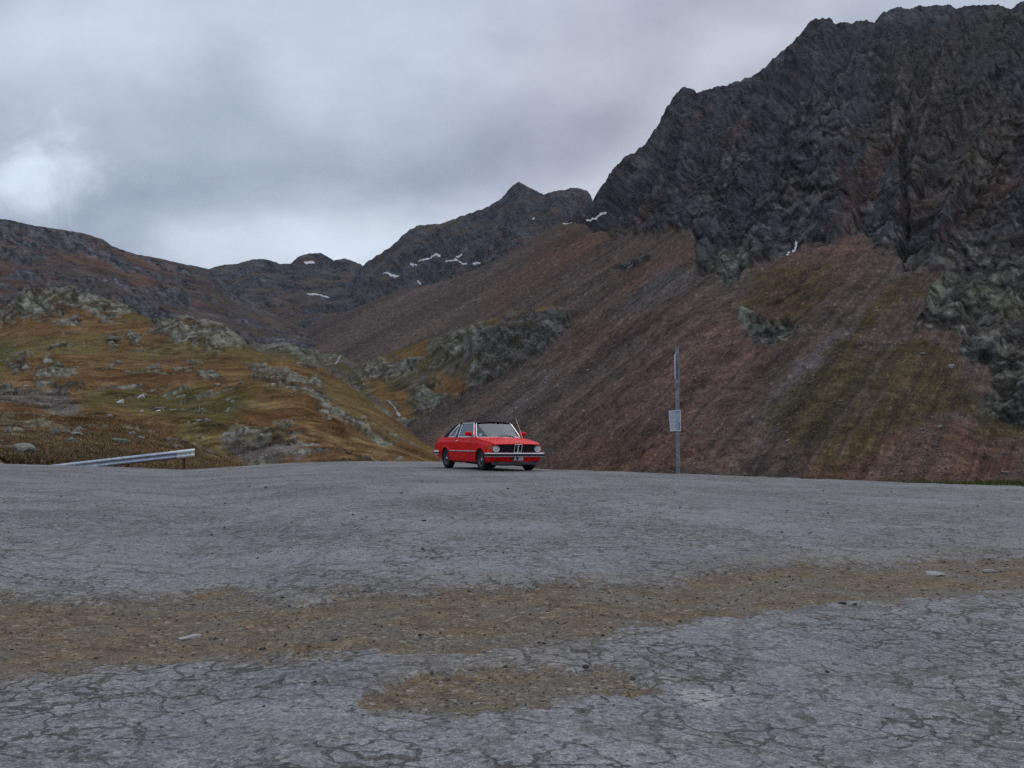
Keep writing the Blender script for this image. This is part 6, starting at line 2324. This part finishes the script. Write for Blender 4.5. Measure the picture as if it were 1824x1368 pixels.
def wbeam(s0, s1, off=0.0, grow=1.0):
    rows_ = []
    for k in range(9):
        s = s0 + (s1 - s0) * k / 8
        c = g0 + gd * s - org
        rows_.append([c + Vector((0, 0, h_ * grow)) + gn * (d_ + off) for h_, d_ in wprof])
    return MB().grid(rows_)


beam = wbeam(.55, Lr).build('beam', M_GALV, rail, angle=60, thick=.004)
endp = wbeam(-.02, .64, .006, 1.02).build('end_section', M_GALV2, rail, angle=60, thick=.004)
cap = MB().slab([g0 - gd * .02 - org + Vector((0, 0, h_)) + gn * (d_ + .006) for h_, d_ in wprof], gd * .02).build('end_cap', M_GALV2, endp)
for s in (.16, .30, .45):
    MB().lathe([(.0, -.03), (.018, -.028), (.02, 0)], 12, 'y', tuple(g0 + gd * s - org + gn * .045)).build('bolt', M_GALV, endp)
for s in (.42, 2.4, 4.4):
    c = g0 + gd * s - org - gn * .06
    bot = land_z((c + org).x, (c + org).y) - org.z - .3
    hgt_ = c.z + .10 - bot
    pm = MB()
    pm.box((c.x, c.y, bot + hgt_ / 2), (.012, .10, hgt_)).box((c.x + .035, c.y - .05, bot + hgt_ / 2), (.08, .008, hgt_)).box((c.x + .035, c.y + .05, bot + hgt_ / 2), (.08, .008, hgt_))
    pm.build('post', M_RUST, rail, smooth=False)
    MB().box((c.x, c.y + .02, c.z), (.09, .09, .14), bev=.005).build('spacer', M_RUST, rail)

# ------------------------------------------------------------------ sign pole behind the lot
YS = 30.35
b0 = P(1208, 845, YS); t0p = P(1206, 619, YS)
sg = empty('sign_pole', tuple(b0))
tag(sg, 'tall grey sign pole with a small notice board at the far right lot edge', 'sign pole')
up = (t0p - b0)
pole = MB()
rz = Matrix.Rotation(math.radians(-28), 3, 'Z')
cs = [(-.048, -.03), (.048, -.03), (.048, .03), (.036, .03), (.036, -.015), (-.036, -.015), (-.036, .03), (-.048, .03)]
lo = [rz @ Vector((x, y, -.15)) for x, y in cs]; hi = [rz @ Vector((x, y, 0)) + up for x, y in cs]
nn_ = len(cs)
pole.add(lo + hi, [(i, (i + 1) % nn_, nn_ + (i + 1) % nn_, nn_ + i) for i in range(nn_)] + [list(range(nn_, 2 * nn_))])
M_POLE = principled('weathered_galvanised_pole', (.20, .22, .25), .5, .5)
galv_noise(M_POLE, (.16, .175, .20), (.30, .32, .35))
pole.build('pole', M_POLE, sg, smooth=False)
MB().lathe([(.10, -.02), (.10, .012), (.07, .02), (.0, .02)], 16, 'z').build('base_plate', M_POLE, sg)
# plate seen edge-on near the top
pa, pb = P(1202.3, 631, YS) - b0, P(1202.3, 675.5, YS) - b0
hz_ = (pa - pb).length
pn = MB()
rot_ = Matrix.Rotation(math.radians(-6.5), 3, 'Z')
pn.box(((pa + pb) / 2) + Vector((-.0, 0, 0)), (.022, .42, hz_), rot=rot_, bev=.006)
M_SGN = principled('sign_back_paint', (.55, .57, .60), .5)
sp0 = pn.build('edge_on_sign', M_SGN, sg)
for q_ in (.25, .75):
    MB().box(pb + (pa - pb) * q_ + Vector((.030, .0, 0)), (.05, .10, .03)).build('clamp', M_POLE, sp0)
# notice board: white frame with two sheets
bd = MB()
yb_ = -.065
cor = [P(1190.4, 731.5, YS) - b0, P(1212, 730.3, YS) - b0, P(1212.3, 767.5, YS) - b0, P(1193.2, 768.3, YS) - b0]
cor = [c + Vector((0, yb_, 0)) for c in cor]
M_BRD = principled('notice_board_white', (.62, .60, .66), .45)
board = bd.slab(cor, (0, .02, 0)).build('notice_board', M_BRD, sg, smooth=False)


def on_board(u_, v_, d_):
    a_ = cor[0] + (cor[1] - cor[0]) * u_; c_ = cor[3] + (cor[2] - cor[3]) * u_
    return a_ + (c_ - a_) * v_ + Vector((0, -d_, 0))


def sheet(name, u0, u1, v0, v1, d_, mat, par, th=.002):
    return MB().slab([on_board(u0, v0, d_), on_board(u1, v0, d_), on_board(u1, v1, d_), on_board(u0, v1, d_)], (0, th * .8, 0)).build(name, mat, par, smooth=False)


M_SH1 = principled('faded_blue_sheet', (.33, .38, .46), .35)
M_SH2 = principled('faded_pale_sheet', (.43, .44, .50), .35)
M_INK = principled('dark_blue_ink', (.03, .06, .12), .5)
M_INK2 = principled('faded_ink', (.16, .20, .28), .5)
s1 = sheet('notice_sheet', .05, .45, .05, .93, .004, M_SH2, board)
s2 = sheet('notice_sheet', .50, .94, .04, .95, .004, M_SH1, board)
MB().slab([on_board(.468, .02, .006), on_board(.482, .02, .006), on_board(.482, .97, .006), on_board(.468, .97, .006)], (0, .004, 0)).build('frame_bar', M_BRD, board)
for (u0, u1, v0, v1, m_, s_) in ((.53, .90, .055, .082, M_INK, s2), (.78, .90, .115, .130, M_INK2, s2), (.08, .42, .06, .075, M_INK2, s1), (.28, .42, .10, .125, M_INK2, s1), (.10, .40, .33, .345, M_INK2, s1), (.58, .64, .52, .56, M_INK, s2), (.10, .20, .54, .56, M_INK2, s1), (.60, .88, .93, .94, M_INK, s2)):
    sheet('print_line', u0, u1, v0, v1, .0065, m_, s_, .001)
sheet('sheet_foot', .05, .45, .62, .93, .0062, principled('faded_pink_sheet', (.50, .47, .52), .4), s1, .001)
for pts_, m_, s_ in (([(.78, .53), (.80, .52), (.83, .62), (.88, .61), (.90, .70), (.90, .85), (.84, .89), (.76, .885), (.84, .82), (.86, .74), (.82, .66)], M_INK, s2),
                     ([(.74, .64), (.78, .60), (.77, .70), (.70, .76), (.63, .80), (.66, .73)], M_INK2, s2), ([(.60, .76), (.66, .74), (.68, .82), (.62, .85)], M_INK2, s2),
                     ([(.22, .68), (.26, .66), (.32, .78), (.36, .86), (.28, .82)], M_INK2, s1)):
    MB().slab([on_board(u_, v_, .0065) for u_, v_ in pts_], (0, .001, 0)).build('print_picture', m_, s_, smooth=False)
for q_ in (.2, .8):
    c_ = on_board(.72, q_, -.04)
    MB().box(c_, (.13, .05, .03)).build('clamp', M_POLE, board)

# ------------------------------------------------------------------ air
hz = bpy.data.meshes.new('haze')
bm = bmesh.new(); bmesh.ops.create_cube(bm, size=1.0)
zlo = float(min(GZ.min(), LZ.min(), bz.min())) - 5; zhi = float(GZ.max()) + 40
for v in bm.verts:
    v.co = Vector((v.co.x * 12000, v.co.y * 9000 + 3500 - 900, zlo + (v.co.z + .5) * (zhi - zlo)))
bm.to_mesh(hz); bm.free()
mh = bpy.data.materials.new('haze'); mh.use_nodes = True
mh.node_tree.nodes.clear()
pv = mh.node_tree.nodes.new('ShaderNodeVolumePrincipled')
pv.inputs['Color'].default_value = (.72, .84, 1.0, 1); pv.inputs['Density'].default_value = 0.00003; pv.inputs['Anisotropy'].default_value = 0.1
mo_ = mh.node_tree.nodes.new('ShaderNodeOutputMaterial'); mh.node_tree.links.new(pv.outputs[0], mo_.inputs['Volume'])
hz.materials.append(mh)
ho = bpy.data.objects.new('haze', hz); COLL.objects.link(ho); tag(ho, 'thin bluish mountain air', kind='stuff')
